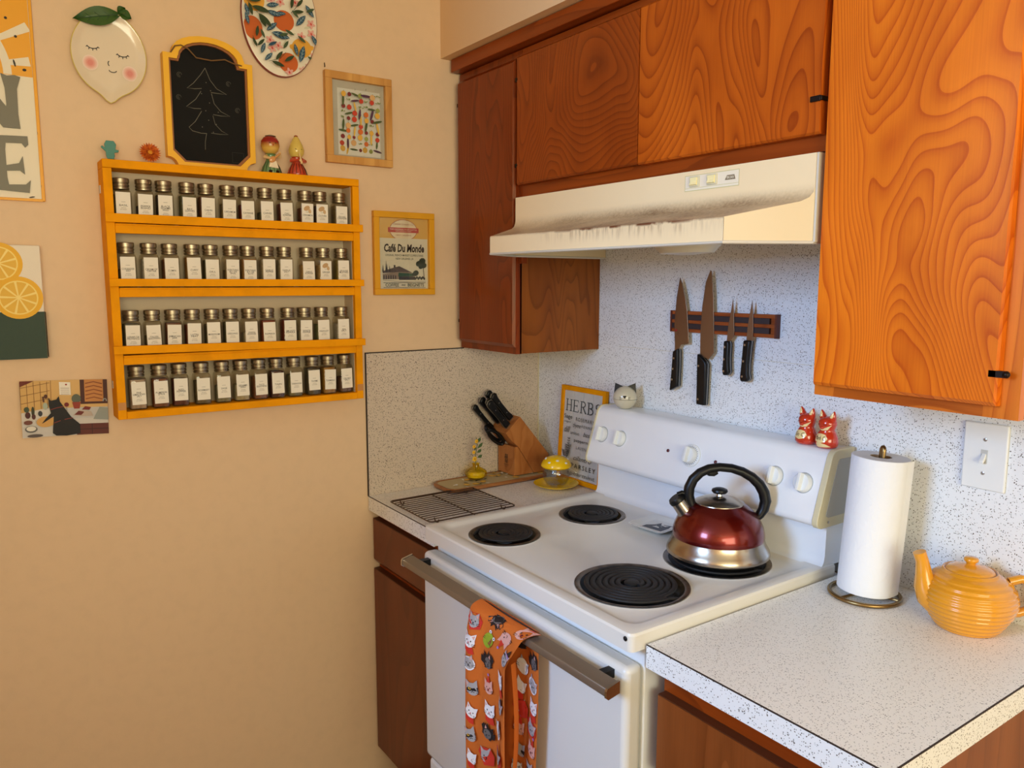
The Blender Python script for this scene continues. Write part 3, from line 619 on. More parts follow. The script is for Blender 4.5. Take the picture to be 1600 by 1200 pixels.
for y0 in (YL, YR - 0.019): MB().box(XF + 0.0002, XF + 0.0012, y0 + 0.001, y0 + 0.018, 1.245, 1.263).build('bare_patch', raw, RK, smooth=False)

# jars
JW = 0.0198
glass_mb = MB()
def sq(h_, z, r=0.006): return rrect(-h_, h_, -h_, h_, r, z, 3)
glass_mb.ring([sq(JW - .002, 0.0), sq(JW, 0.002), sq(JW, 0.070), sq(JW - .0015, 0.076), sq(JW - .005, 0.080, .009), sq(0.0145, 0.0825, .0143), sq(0.0145, 0.088, .0143)], 0, True, True, False)
glass_me = glass_mb.mesh('jar_glass', M['jar_glass'])
lid_m = pm('brushed_tin_lid', rgb(158, 146, 124), 0.36, metal=1.0)
lid_me = MB().lathe([(0.0165, 0.0795), (0.0182, 0.0800), (0.0184, 0.0830), (0.0170, 0.0845), (0.0170, 0.0860), (0.0184, 0.0875), (0.0184, 0.0905), (0.0170, 0.0920), (0.0170, 0.0935), (0.0186, 0.0950), (0.0187, 0.1035), (0.0180, 0.1050), (0.0170, 0.1052), (0.0160, 0.1046)], n=28).mesh('jar_lid', lid_m, angle=25)
fill_cache = {}
def fill_mesh(h_, col):
    k = (round(h_, 3), col)
    if k not in fill_cache:
        f_ = MB(); f_.ring([sq(JW - .0026, 0.003), sq(JW - .0026, 0.003 + h_)], 0)
        fill_cache[k] = f_.mesh('jar_contents', pm('spice_%02x%02x%02x' % col, rgb(*col), 0.9, bump=0.6, bscale=900, var=0.35))
    return fill_cache[k]
G, T, RD, BR, PL, DK, OR = (104, 98, 66), (140, 118, 78), (128, 44, 18), (122, 74, 40), (188, 172, 140), (58, 44, 34), (176, 126, 66)
names = [
 [('BASIL', G), ('PEPPER\nBLEND', DK), ('BLACK\nSESAME\nSEED', DK), ('BAY\nLEAVES', (110, 108, 70)), ('CAJUN', BR), ('CARDAMOM', T), ('CAYENNE', RD), ('CHIVES', G), ('CHILI\nPOWDER', (112, 40, 20)), ('CINNAMON', (120, 66, 36)), ('CLOVES', (78, 50, 32)), ('GROUND\nCORIANDER', T)],
 [('CORIANDER\nSEED', T), ('CREAM OF\nTARTAR', (206, 200, 186)), ('CUMIN', BR), ('CURRY', (160, 118, 52)), ('DILL', G), ('EVERYTHING\nBUT THE\nBAGEL', T), ('EVERYTHING\nBUT THE\nELOTE', OR), ('GARLIC\nPEPPER', PL), ('GARLIC\nSALT', PL), ('GARLIC\nPOWDER', (196, 158, 98)), ('GINGER', (200, 168, 112)), ('GROUND\nMUSTARD', (150, 132, 70))],
 [('HERBES DE\nPROVENCE', G), ('ITALIAN\nSEASONING', G), ('JAMAICAN\nJERK', BR), ('LATIN\nHEAT', (120, 60, 30)), ('MARJORAM', G), ('OREGANO', G), ('ONION\nPOWDER', PL), ('PAPRIKA', (138, 56, 20)), ('SMOKED\nPAPRIKA', (122, 42, 16)), ('WHITE\nPEPPER', PL), ('PARSLEY', (126, 130, 84)), ('SEA\nSALT', (200, 194, 180))],
 [('PINK\nHIMALAYAN\nSALT', (186, 162, 142)), ('PUMPKIN\nSPICE', (130, 74, 40)), ('RED\nPEPPER', (92, 34, 22)), ('ROSEMARY', (108, 96, 62)), ('SAGE', (138, 134, 104)), ('SESAME\nSEED', (186, 172, 136)), ('TACO\nSEASONING', (140, 86, 48)), ('TAJIN', (78, 36, 28)), ('TARRAGON', (128, 122, 84)), ('THYME', (86, 78, 54)), ('TURMERIC', (176, 128, 48)), ('CELERY\nSALT', (118, 84, 62))]]
ys = [[-1.262, -1.213, -1.169, -1.116, -1.071, -1.019, -0.973, -0.925, -0.873, -0.818, -0.777, -0.722],
      [-1.26, -1.21, -1.163, -1.111, -1.067, -1.018, -0.975, -0.925, -0.879, -0.818, -0.772, -0.720],
      [-1.258, -1.211, -1.164, -1.118, -1.071, -1.025, -0.978, -0.93, -0.875, -0.83, -0.781, -0.724],
      [-1.254, -1.203, -1.156, -1.104, -1.053, -1.006, -0.958, -0.912, -0.864, -0.813, -0.768, -0.719]]
rown = ['top', 'second', 'third', 'bottom']
stained = {'CINNAMON', 'CLOVES', 'GINGER'}
for r in range(4):
    for k in range(12):
        nm, col = names[r][k]; one = nm.replace('\n', ' ').lower()
        t = thing('spice_jar', 'square glass spice jar labelled %s, %s shelf of the yellow rack' % (one, rown[r]), 'jar', (0, 0, 0), 'spice jars in the yellow rack')
        def put(n_, me_):
            o = bpy.data.objects.new(n_, me_); COL.objects.link(o); o.parent = t; return o
        put('glass_body', glass_me); put('lid', lid_me)
        put('contents', fill_mesh(random.choice((0.040, 0.056, 0.064, 0.068, 0.070)), col))
        dz = random.uniform(-0.002, 0.002) + (0.002 if r != 3 else -0.001); tl = random.uniform(-0.025, 0.025)
        A = Art((JW + 0.0001, 0, 0), YAX, ZAX, XAX, h0=0.0002)
        c_, s_ = math.cos(tl), math.sin(tl); RT = lambda u, v: (u * c_ - v * s_, 0.041 + dz + u * s_ + v * c_)
        A.poly([RT(-0.0158, -0.0275), RT(0.0158, -0.0275), RT(0.0158, 0.0275), RT(-0.0158, 0.0275)], M['paper'])
        if nm in stained: A.ell(*RT(-0.002, 0.015), 0.009, 0.006, (196, 158, 112), 0.5); A.ell(*RT(0.006, 0.008), 0.004, 0.006, (206, 172, 128), 0.2)
        nl = nm.count('\n') + 1; dk = (70, 62, 54)
        u_, v_ = RT(0, -0.003); A.text(nm, u_, v_, 0.0066, dk, rot=tl, lines=0.62, bold=0.004, fit=min(0.027, 0.0036 * max(len(q) for q in nm.split('\n'))))
        for dv, wd in ((0.0028 * nl + 0.0085 * 0.5 + 0.001, 0.009), (-0.0028 * nl - 0.003, 0.011)):
            u_, v_ = RT(0, dv - 0.003); A.line([(u_ - wd / 2, v_), (u_ + wd / 2, v_)], 0.0007, (130, 120, 108))
        u_, v_ = RT(0, -0.0028 * nl - 0.0068 - 0.003); A.text('NET CONTENTS', u_, v_, 0.0032, (120, 110, 98), rot=tl, fit=0.014)
        A.build('paper_label', t)
        t.location = (0.0415 + random.uniform(-0.002, 0.002), ys[r][k], rows[r] + 0.0003); t.rotation_euler[2] = random.uniform(-0.05, 0.05)

# ================================================================== things on top of the rack
TZ = 1.8265
# small blank standee
s = thing('standee', 'small teal cut-out standee on a black base, far left on the rack top', 'figurine', (0.04, -1.279, TZ))
MB().lathe([(0.015, 0), (0.015, 0.0025), (0.013, 0.0035)], (0.04, -1.279, TZ), 24).build('base', M['black_plastic'], s)
sil = [(-.006, .003), (.006, .003), (.009, .012), (.008, .019), (.017, .021), (.018, .026), (.011, .027), (.013, .038), (.008, .046), (-.008, .046), (-.012, .038), (-.011, .030), (-.017, .034), (-.020, .030), (-.010, .021), (-.009, .010)]
MB().prism([(-1.279 + a, TZ + b) for a, b in sil], 'x', 0.0385, 0.0415).build('cut_out', pm('teal_acrylic', rgb(64, 130, 116), 0.35), s, bevel=0.0008)
# dried orange flower
fl_ = thing('dried_flower', 'orange dried strawflower head lying on the yellow rack top', 'flower', (0.045, -1.195, TZ))
petm = [pm('orange_petal_%d' % i, c_, 0.7) for i, c_ in enumerate((rgb(206, 96, 24), rgb(186, 76, 18), rgb(222, 116, 32)))]
fM = Matrix.Translation((0.045, -1.195, TZ + 0.0255)) @ Matrix.Rotation(math.radians(75), 4, 'Y')
for ring_, (n_, l_, w_, el) in enumerate(((24, 0.0250, 0.0066, 0.05), (22, 0.0215, 0.0060, 0.40), (18, 0.0165, 0.0048, 0.80))):
    for i in range(n_):
        a = 2 * PI * (i + 0.5 * (ring_ % 2)) / n_; mb = MB(); mb.M = fM @ Matrix.Rotation(a, 4, 'Z') @ Matrix.Rotation(-el, 4, 'Y')
        mb.add([(0.002, -w_ * .3, 0), (l_ * .6, -w_ * .6, .001), (l_, 0, .0025), (l_ * .6, w_ * .6, .001), (0.002, w_ * .3, 0), (l_ * .55, 0, -.0012)], [(0, 1, 5), (1, 2, 5), (2, 3, 5), (3, 4, 5), (4, 0, 5)])
        mb.build('petal', petm[(i + ring_) % 3], fl_, fixn=False)
mb = MB(); mb.M = fM @ Matrix.Translation((0, 0, 0.002)); mb.ball((0, 0, 0), 0.007, 0.007, 0.005, 14, 8).build('flower_centre', pm('yellow_floret', rgb(226, 150, 40), 0.8, bump=0.8, bscale=900), fl_)
# fruit-headed figurines
def fig_base(label, y): return thing('fruit_figurine', label, 'figurine', (0.042, y, TZ), 'fruit headed figurines')
gl = dict(rough=0.2, coat=0.4)
skin = pm('figurine_cream', rgb(232, 196, 140), **gl); green = pm('figurine_green', rgb(110, 142, 92), **gl); redg = pm('figurine_red', rgb(188, 66, 40), **gl); dkp = pm('figurine_dark', rgb(34, 26, 22), 0.3)
app, ant, ap = base_mat('apple_blush_glaze')
tc = ant.nodes.new('ShaderNodeTexCoord'); sp = ant.nodes.new('ShaderNodeSeparateXYZ'); ant.links.new(tc.outputs['Object'], sp.inputs[0])
mr = ant.nodes.new('ShaderNodeMapRange'); mr.inputs[1].default_value = TZ + 0.063; mr.inputs[2].default_value = TZ + 0.079; ant.links.new(sp.outputs[2], mr.inputs[0])
mxx = ant.nodes.new('ShaderNodeMix'); mxx.data_type = 'RGBA'; mxx.inputs[6].default_value = rgb(222, 178, 82); mxx.inputs[7].default_value = rgb(150, 32, 26)
ant.links.new(mr.outputs[0], mxx.inputs[0]); ant.links.new(mxx.outputs[2], ap.inputs['Base Color']); ap.inputs['Roughness'].default_value = 0.2
def figurine(y, pear):
    root = fig_base('pear headed figurine in a red dress playing a pipe' if pear else 'red apple headed figurine in a green skirt strumming a guitar', y)
    c0 = (0.042, y, TZ)
    cloth = redg if pear else green
    MB().lathe([(0.0255, 0.0), (0.0265, 0.003), (0.022, 0.016), (0.014, 0.030), (0.0105, 0.038), (0.0115, 0.046), (0.007, 0.053)], c0, 28).build('dress', cloth, root)
    for k in range(7):
        a = -1.2 + k * 0.4; pts = [(c0[0] + r_ * math.cos(a), y + r_ * math.sin(a), TZ + z_) for r_, z_ in ((0.0268, 0.003), (0.0224, 0.0162), (0.0145, 0.030))]
        MB().tube(pts, 0.0007, 5).build('skirt_fold', dkp, root)
    if pear:
        MB().lathe([(0.002, 0.046), (0.014, 0.0485), (0.0195, 0.057), (0.0205, 0.066), (0.0165, 0.079), (0.0115, 0.089), (0.008, 0.096), (0.0045, 0.1005), (0.001, 0.102)], c0, 28).build('head', pm('pear_glaze', rgb(218, 188, 92), **gl), root)
        MB().ball((c0[0], y, TZ + 0.1015), 0.0052, 0.0052, 0.003, 12, 6).build('stalk', pm('pear_stalk', rgb(150, 60, 30), 0.4), root)
        MB().tube([(0.0625, y, TZ + 0.056), (0.068, y + 0.001, TZ + 0.045), (0.0715, y + 0.003, TZ + 0.028)], [0.0017, 0.002, 0.0035], 8).build('pipe', skin, root)
        for g in (-1, 1): MB().tube([(0.044, y + g * 0.011, TZ + 0.044), (0.053, y + g * 0.0185, TZ + 0.037), (0.068, y + g * 0.003, TZ + 0.036 - g * 0.003)], [0.0045, 0.005, 0.0032], 8).build('arm', redg, root)
        MB().ball((0.0695, y, TZ + 0.037), 0.0035, nu=10, nv=6).build('hand', skin, root)
        eyes = 0.0675; zz = TZ + 0.0665; xe = 0.0608
    else:
        MB().lathe([(0.002, 0.049), (0.012, 0.051), (0.0195, 0.058), (0.0235, 0.070), (0.0225, 0.082), (0.0165, 0.091), (0.008, 0.0945), (0.001, 0.0945)], c0, 28).build('head', app, root)
        MB().lathe([(0.0005, 0), (0.0135, 0.001), (0.014, 0.003), (0.006, 0.006), (0.0005, 0.007)], (c0[0] - 0.002, y + 0.002, TZ + 0.0925), 20).build('cap', pm('figurine_brown_cap', rgb(74, 52, 32), **gl), root)
        MB().prism([(y - 0.0125, TZ + 0.014), (y + 0.0135, TZ + 0.012), (y + 0.008, TZ + 0.031), (y - 0.008, TZ + 0.032)], 'x', 0.058, 0.0665).build('apron', pm('figurine_apron', rgb(236, 216, 186), **gl), root, bevel=0.002)
        g = MB(); g.M = Matrix.Translation((0.0665, y, TZ + 0.036)) @ Matrix.Rotation(0.65, 4, 'X'); g.ball((0, -0.004, 0), 0.0035, 0.0100, 0.0072, 16, 8); g.tube([(0, 0.004, 0), (0, 0.022, 0.0005)], 0.0022, 6); g.build('guitar', pm('figurine_guitar', rgb(214, 148, 84), **gl), root)
        MB().tube([(0.045, y - 0.011, TZ + 0.045), (0.055, y - 0.018, TZ + 0.040), (0.069, y - 0.010, TZ + 0.036)], [0.0042, 0.0048, 0.003], 8).build('arm', skin, root)
        MB().tube([(0.045, y + 0.011, TZ + 0.045), (0.055, y + 0.020, TZ + 0.043), (0.066, y + 0.017, TZ + 0.053)], [0.0042, 0.0045, 0.003], 8).build('arm', skin, root)
        MB().lathe([(0.0125, 0.047), (0.014, 0.049), (0.0105, 0.051)], c0, 20).build('collar', green, root)
        for g_ in (-1, 1): MB().ball((0.066, y + g_ * 0.009, TZ + 0.004), 0.006, 0.005, 0.004, 12, 6).build('shoe', dkp, root)
        zz = TZ + 0.0755; xe = 0.0642
    for g_ in (-1, 1):
        MB().ball((xe - 0.0004, y + g_ * 0.0075, zz), 0.0012, 0.0024, 0.0009, 10, 6).build('eye', dkp, root)
    MB().ball((xe + (0.0025 if pear else 0.0012), y, zz - 0.005), 0.0018, 0.0014, 0.0028, 8, 6).build('nose', skin if pear else redg, root)
figurine(-0.905, False); figurine(-0.836, True)

# chalkboard with yellow frame, leaning on the wall above the rack
cb = thing('chalkboard', 'black chalkboard in an arched yellow frame standing on the spice rack', 'chalkboard', (0.02, -1.046, TZ))
def cb_outline(d):
    """scalloped outline, d = inset"""
    y0, y1, z0, z1 = -1.152 + d, -0.940 - d, 1.8275 + d, 2.094 - d * 0.9
    yc = (y0 + y1) / 2; out = []
    r = 0.024; ts = [PI / 2 * k / 5 for k in range(6)]
    if d == 0:      # outer edge: corners scooped inwards
        out = [(y0 + r * math.cos(t), z0 + r * math.sin(t)) for t in ts][::-1] + [(y1 - r * math.cos(t), z0 + r * math.sin(t)) for t in ts]
    else:           # inner edge: corners cut straight
        q = 0.026; out = [(y0 + q * k / 5, z0 + q * (1 - k / 5)) for k in range(6)] + [(y1 - q * (1 - k / 5), z0 + q * k / 5) for k in range(6)]
    out += [(y1, z1 - 0.0), (y1 - 0.019, z1), (y1 - 0.021, z1 + 0.008)]
    R_ = (y1 - y0) / 2 - 0.022
    for k in range(13):
        t = PI * k / 12; out.append((yc + R_ * math.cos(t), z1 + 0.008 + (0.042 - d * 0.15) * math.sin(t)))
    out += [(y0 + 0.021, z1 + 0.008), (y0 + 0.019, z1), (y0, z1)]
    return out
fo, fi = cb_outline(0.0), cb_outline(0.013)
n_ = len(fo)
def cb_frame(a, b, x0, x1, name, mat):
    mb = MB(); mb.ring([[(x1, p_[0], p_[1]) for p_ in a], [(x1, p_[0], p_[1]) for p_ in b], [(x0, p_[0], p_[1]) for p_ in b], [(x0, p_[0], p_[1]) for p_ in a], [(x1, p_[0], p_[1]) for p_ in a]], 0, True, False, False)
    return mb.build(name, mat, cb, smooth=False)
cb_frame(fo, fi, 0.004, 0.031, 'frame', pm('bright_yellow_paint', rgb(246, 184, 40), 0.5))
cb_frame(cb_outline(0.0131), cb_outline(0.0175), 0.005, 0.025, 'inner_bevel', pm('stained_inner_edge', rgb(150, 92, 46), 0.5))
MB().prism(cb_outline(0.0150), 'x', 0.006, 0.019).build('slate', pm('chalkboard_black', rgb(13, 12, 11), 0.9, var=0.3, bscale=60), cb, smooth=False)
A = wall_art(-1.046, 1.95, 0.0192); ck = (112, 108, 92)
def cq(pts, w=0.0012, col=None): A.line([((X_ - 1300) * 0.00038, (740 - Y_) * 0.00038 + (X_ - 1300) * 0.00005) for X_, Y_ in pts], w, col or ck)
cq([(1282, 415), (1250, 460), (1205, 510), (1165, 540), (1210, 545), (1255, 543)]); cq([(1282, 415), (1310, 490), (1350, 545), (1412, 582), (1360, 575), (1312, 568)])
cq([(1250, 560), (1215, 610), (1155, 655), (1200, 668), (1245, 670)]); cq([(1315, 575), (1330, 640), (1370, 690), (1428, 722), (1370, 718), (1320, 708)])
cq([(1248, 685), (1205, 750), (1165, 785), (1185, 808), (1240, 825), (1275, 828)]); cq([(1318, 715), (1330, 770), (1370, 815), (1412, 838), (1360, 835), (1302, 826)], 0.001)
cq([(1272, 830), (1262, 880), (1260, 930)], 0.001)
for u, v in ((-0.006, 0.088), (0.004, 0.07), (-0.018, 0.06), (0.0, 0.04), (-0.01, 0.02), (0.02, 0.02), (-0.004, -0.002), (0.014, -0.01), (-0.02, -0.02), (0.006, -0.03)): A.ell(u, v, 0.0012, 0.0012, ck, n=8)
for u, v in ((-0.068, 0.098), (0.048, 0.092), (0.068, 0.03), (-0.072, 0.045)): A.arc(u, v, 0.0055, 0.0055, 0, 5.2, 0.0008, (90, 88, 76)); A.arc(u, v, 0.0025, 0.0025, 1, 5.5, 0.0008, (90, 88, 76))
A.line([(0.05, -0.075), (0.05, -0.1), (0.078, -0.1), (0.078, -0.075)], 0.0007, (62, 60, 54), True)
A.build('chalk_drawing', cb)
MB().tube([(0.032, -1.134, 2.094), (0.035, -1.124, 2.110), (0.034, -1.110, 2.114), (0.034, -1.094, 2.108), (0.034, -1.076, 2.090), (0.033, -1.040, 2.089), (0.034, -1.008, 2.096), (0.032, -0.986, 2.090), (0.032, -0.966, 2.088)], 0.0017, 6).build('twine', pm('jute_twine', rgb(128, 92, 52), 0.9, bump=0.8, bscale=900), cb)

# ================================================================== things hanging on the left wall
# lemon-shaped plate
lp = thing('lemon_plate', 'white lemon shaped wall plate with a sleeping face and green leaf', 'plate', (0.01, -1.265, 1.967))
def lemon_out(k, x):
    out = []
    for i in range(56):
        t = 2 * PI * i / 56 - PI / 2; a = t + PI / 2
        r_ = 0.083 * (1 + 0.10 * math.sin(t)) * (1 + 0.0 * math.cos(2 * t))
        tip = 0.030 * math.exp(-((min(a, 2 * PI - a)) / 0.20) ** 2); y = math.cos(t) * 0.0785; z = math.sin(t) * (0.092 if t < 0 or t > PI else 0.098) + 0.0
        z -= tip * 0.55; y *= 1 - 0.12 * max(0, math.sin(t)) ** 2
        ca, sa = math.cos(-0.03), math.sin(-0.03); y, z = y * ca - z * sa, y * sa + z * ca
        out.append((x, -1.265 + y * k, 2.070 + z * k))
    return out
MB().ring([lemon_out(0.72, 0.004), lemon_out(0.96, 0.012), lemon_out(1.0, 0.0165), lemon_out(0.99, 0.0185), lemon_out(0.95, 0.0175), lemon_out(0.84, 0.0125), lemon_out(0.72, 0.011), lemon_out(0.3, 0.0108)], 0).build('dish', pm('cream_glaze', rgb(232, 212, 184), 0.15, coat=0.5), lp, angle=60)
MB().tube(lemon_out(1.0, 0.0180), 0.0011, 6, closed=True).build('rim', pm('pale_yellow_rim', rgb(212, 190, 90), 0.3), lp)
A = wall_art(-1.265, 2.07, 0.0112); fk = (40, 34, 32)
for u0, v0 in ((-0.033, 0.013), (0.029, 0.004)):
    A.arc(u0, v0 + 0.004, 0.0115, 0.0065, PI * 1.05, PI * 1.95, 0.0019, fk)
    for t in (1.1, 1.3, 1.5, 1.7, 1.9): A.line([(u0 + 0.0115 * math.cos(PI * t), v0 + 0.004 + 0.0065 * math.sin(PI * t)), (u0 + 0.0145 * math.cos(PI * t), v0 + 0.003 + 0.0105 * math.sin(PI * t))], 0.0016, fk)
A.arc(0.0, -0.018, 0.003, 0.0052, PI * 0.55, PI * 1.45, 0.0017, fk); A.arc(0.006, -0.032, 0.008, 0.005, PI * 1.05, PI * 1.95, 0.0017, fk)
for u0, v0 in ((-0.040, -0.022), (0.042, -0.035)):
    for k, c_ in ((0.0165, (240, 214, 196)), (0.0140, (238, 196, 178)), (0.0115, (235, 178, 160)), (0.0090, (231, 158, 142)), (0.0060, (226, 140, 126))): A.ell(u0, v0, k, k * 1.05, c_, n=24)
A.build('painted_face', lp)
lf = pm('green_leaf_glaze', rgb(58, 92, 38), 0.25, coat=0.4)
def leaf3(base, tip, w, bend=0.004):
    b, t = Vector(base), Vector(tip); d_ = t - b; sd = Vector((0, -d_.z, d_.y)).normalized()
    mb = MB()
    for side in (1, -1):
        mb.surf(lambda u, v: tuple(b + d_ * v + sd * side * u * w * math.sin(PI * min(0.995, max(0.005, v)) ** 0.9) + Vector((bend * u - 0.002 * (1 - u) + bend * math.sin(PI * v), 0, 0))), 4, 10)
    return mb
o = leaf3((0.0195, -1.236, 2.163), (0.019, -1.336, 2.137), 0.021).build('leaf', lf, lp)
A = Art((0.0235, -1.236, 2.163), (Vector((0, -0.100, -0.026))), Vector((0, 0.026, -0.1)), XAX); A.line([(0.006, 0), (0.095, 0)], 0.0010, (36, 62, 26))
for k in (0.025, 0.045, 0.065):
    for g_ in (1, -1): A.line([(k, 0), (k + 0.012, g_ * 0.011)], 0.0008, (38, 66, 28))
A.build('leaf_vein', o)
leaf3((0.0195, -1.240, 2.168), (0.018, -1.214, 2.158), 0.012).build('leaf', lf, lp)
leaf3((0.0195, -1.243, 2.165), (0.018, -1.226, 2.180), 0.010).build('leaf', lf, lp)

# oval citrus board
ov = thing('citrus_board', 'round serving board with orange fruit and blue leaf pattern on the wall', 'platter', (0.01, -0.857, 2.082))
OC = (-0.857, 2.226); OA, OB = 0.0995, 0.145
def oval(k, x, n=56): return [(x, OC[0] + OA * k * math.cos(2 * PI * i / n), OC[1] + OB * k * math.sin(2 * PI * i / n)) for i in range(n)]
MB().ring([oval(0.97, 0.002), oval(1.0, 0.004), oval(1.0, 0.0125)], 0).build('back', pm('dark_red_edge', rgb(128, 36, 28), 0.4), ov)
MB().ring([oval(0.985, 0.0126), oval(0.985, 0.0136), oval(0.975, 0.0140)], 0).build('face', pm('cream_board_face', rgb(240, 230, 208), 0.35, coat=0.3), ov)
def clip_oval(A_):
    old = A_.fn
    def fn(u, v, h_):
        k = math.hypot(u / (OA * 0.97), v / (OB * 0.97))
        if k > 1: u, v = u / k, v / k
        return old(u, v, h_)
    A_.fn = fn
A = wall_art(OC[0], OC[1], 0.0140); clip_oval(A)
orange, yel, blue, grn, pink, sage = (206, 98, 34), (232, 168, 58), (36, 74, 96), (44, 62, 26), (228, 168, 156), (210, 206, 176)
def at(px, py): return ((px / 4 + 300 - 437) * 0.00165, -((py / 4 - 31.5) + (px / 4 + 300 - 437) * 0.055) * 0.00155 + 0.0)
for px, py, l_, a_ in ((700, 150, .018, .3), (560, 300, .02, 1.1), (650, 370, .02, 2.2), (540, 210, .016, 0), (740, 360, .014, 1.4), (470, 110, .02, 2.6), (610, 215, .015, .4)): A.leaf(*at(px, py), l_, .003, a_, sage)
for px, py, a_, b_, c_ in ((570, 135, .027, .026, orange), (375, 225, .024, .029, orange), (590, 400, .026, .025, orange), (385, 45, .027, .028, yel), (680, 285, .027, .024, yel), (745, 270, .008, .006, yel), (615, 290, .006, .006, yel)): A.ell(*at(px, py), a_, b_, c_, 0.2, 26)
for px, py in ((490, 20), (550, 20), (680, 210), (745, 115), (745, 180), (475, 280), (525, 305), (487, 330), (680, 435), (720, 405), (755, 330), (590, 465), (640, 5)):
    u, v = at(px, py)
    for k in range(5): A.leaf(u, v, 0.0125, 0.0035, k * 1.257 + px, pink)
    A.ell(u, v, 0.0024, 0.0035, (206, 66, 56), 0.4, 10)
for px, py, a_, l_ in ((395, 0, 1.9, .03), (430, 15, .2, .022), (455, 70, .25, .034), (510, 105, .1, .028), (455, 105, -.15, .038), (640, 155, .85, .040), (450, 230, .7, .036), (480, 235, -.15, .048), (410, 385, 1.2, .03), (430, 425, .8, .03), (640, 350, 1.8, .03), (655, 390, 1.3, .045), (735, 195, -1.0, .034), (700, 10, -.9, .036), (320, 95, -1.3, .03), (318, 150, -1.3, .03), (700, 430, .6, .014)): A.leaf(*at(px, py), l_, l_ * .17, a_, blue, (150, 176, 186))
for px, py, a_, l_ in ((330, 70, .1, .036), (360, 105, -.15, .045), (400, 140, -.7, .042), (400, 150, -1.0, .032), (340, 85, -1.3, .032), (605, 60, 1.4, .03), (610, 80, .2, .032), (640, 40, .9, .028), (380, 290, 1.4, .028), (355, 300, -1.1, .024), (385, 345, .8, .026), (470, 425, -.25, .034), (495, 410, .9, .03), (550, 410, .6, .032), (765, 310, 1.4, .02)): A.leaf(*at(px, py), l_, l_ * .15, a_, grn)
for px, py, a_, l_ in ((520, 250, .3, .026), (560, 205, -.4, .026), (450, 330, .5, .026), (545, 330, 1.0, .026), (640, 225, -.6, .026), (700, 60, .5, .026), (650, 110, 2.4, .024), (430, 290, 2.0, .024), (700, 345, -.5, .026)): A.leaf(*at(px, py), l_, l_ * .15, a_, (64, 84, 52) if px % 3 else blue)
for pts in ([(330, 80), (400, 150), (445, 205)], [(600, 90), (625, 60), (660, 10)], [(355, 290), (385, 345)], [(450, 430), (520, 400), (560, 350)]): A.line([at(*q) for q in pts], 0.0011, grn)
A.build('painted_pattern', ov)

# picture frames
def pic_frame(root, y0, y1, z0, z1, w, x0, x1, mat, lean=0.0):
    for a, b, c_, d_ in ((y0, y1, z1 - w, z1), (y0, y1, z0, z0 + w), (y0, y0 + w, z0 + w, z1 - w), (y1 - w, y1, z0 + w, z1 - w)):
        MB().box(x0, x1, a, b, c_, d_).build('frame_bar', mat, root, bevel=0.0012)
vf = thing('framed_print', 'pale wood framed print of small vegetables on the wall', 'picture', (0.01, -0.64, 1.875))
pic_frame(vf, -0.741, -0.543, 1.875, 2.118, 0.020, 0.002, 0.019, wood('pale_pine', rgb(226, 172, 100), rgb(206, 150, 82), 4.4, sx=12, rings=5, rough=0.5, coat=0.1))
MB().box(0.003, 0.006, -0.722, -0.562, 1.894, 2.099).build('mat_board', pm('grey_white_mat', rgb(204, 192, 172), 0.6), vf, smooth=False)
MB().box(0.0062, 0.0068, -0.703, -0.576, 1.900, 2.078).build('paper_sheet', M['paper'], vf, smooth=False)
A = wall_art(-0.703, 1.900, 0.0068)
vr = random.Random(5)
kinds = [((196, 62, 36), 1, 1), ((214, 108, 40), 1, 1), ((222, 170, 66), 1, 1.1), ((74, 88, 44), .45, 2.0), ((84, 50, 74), .5, 2.2), ((224, 178, 70), .42, 2.2), ((122, 40, 40), .8, .8), ((150, 156, 78), .9, .9), ((216, 168, 110), 1.1, 1.1)]
cells = []
for gy in range(10):
    for gx in range(7):
        u, v = 0.012 + gx * 0.0172 + vr.uniform(-.002, .002), 0.016 + gy * 0.0162 + vr.uniform(-.002, .002)
        col, a_, b_ = kinds[(gx * 5 + gy * 7 + vr.randrange(3)) % len(kinds)]; rr = vr.uniform(0.0056, 0.0076)
        if vr.random() < 0.13:
            for k in range(5): A.leaf(u - .004 + k * .002, v, 0.006, 0.0012, vr.uniform(0, 3), (120, 134, 70))
            continue
        A.ell(u, v, rr * a_, rr * b_, col, vr.uniform(-.3, .3) + (1.57 if b_ > 1.5 and vr.random() < .3 else 0), 14)
        A.line([(u, v + rr * b_ * .9), (u + .001, v + rr * b_ * 1.25)], 0.001, (92, 96, 48))
A.build('vegetable_print', vf)
MB().box(0.0085, 0.0092, -0.7215, -0.5625, 1.8945, 2.0985).build('glazing', M['clear_glass'], vf, smooth=False)
MB().tube([(0.001, -0.735, 2.128), (0.004, -0.735, 2.128), (0.004, -0.736, 2.138)], 0.0012, 6).build('picture_hook', M['hinge'], vf)

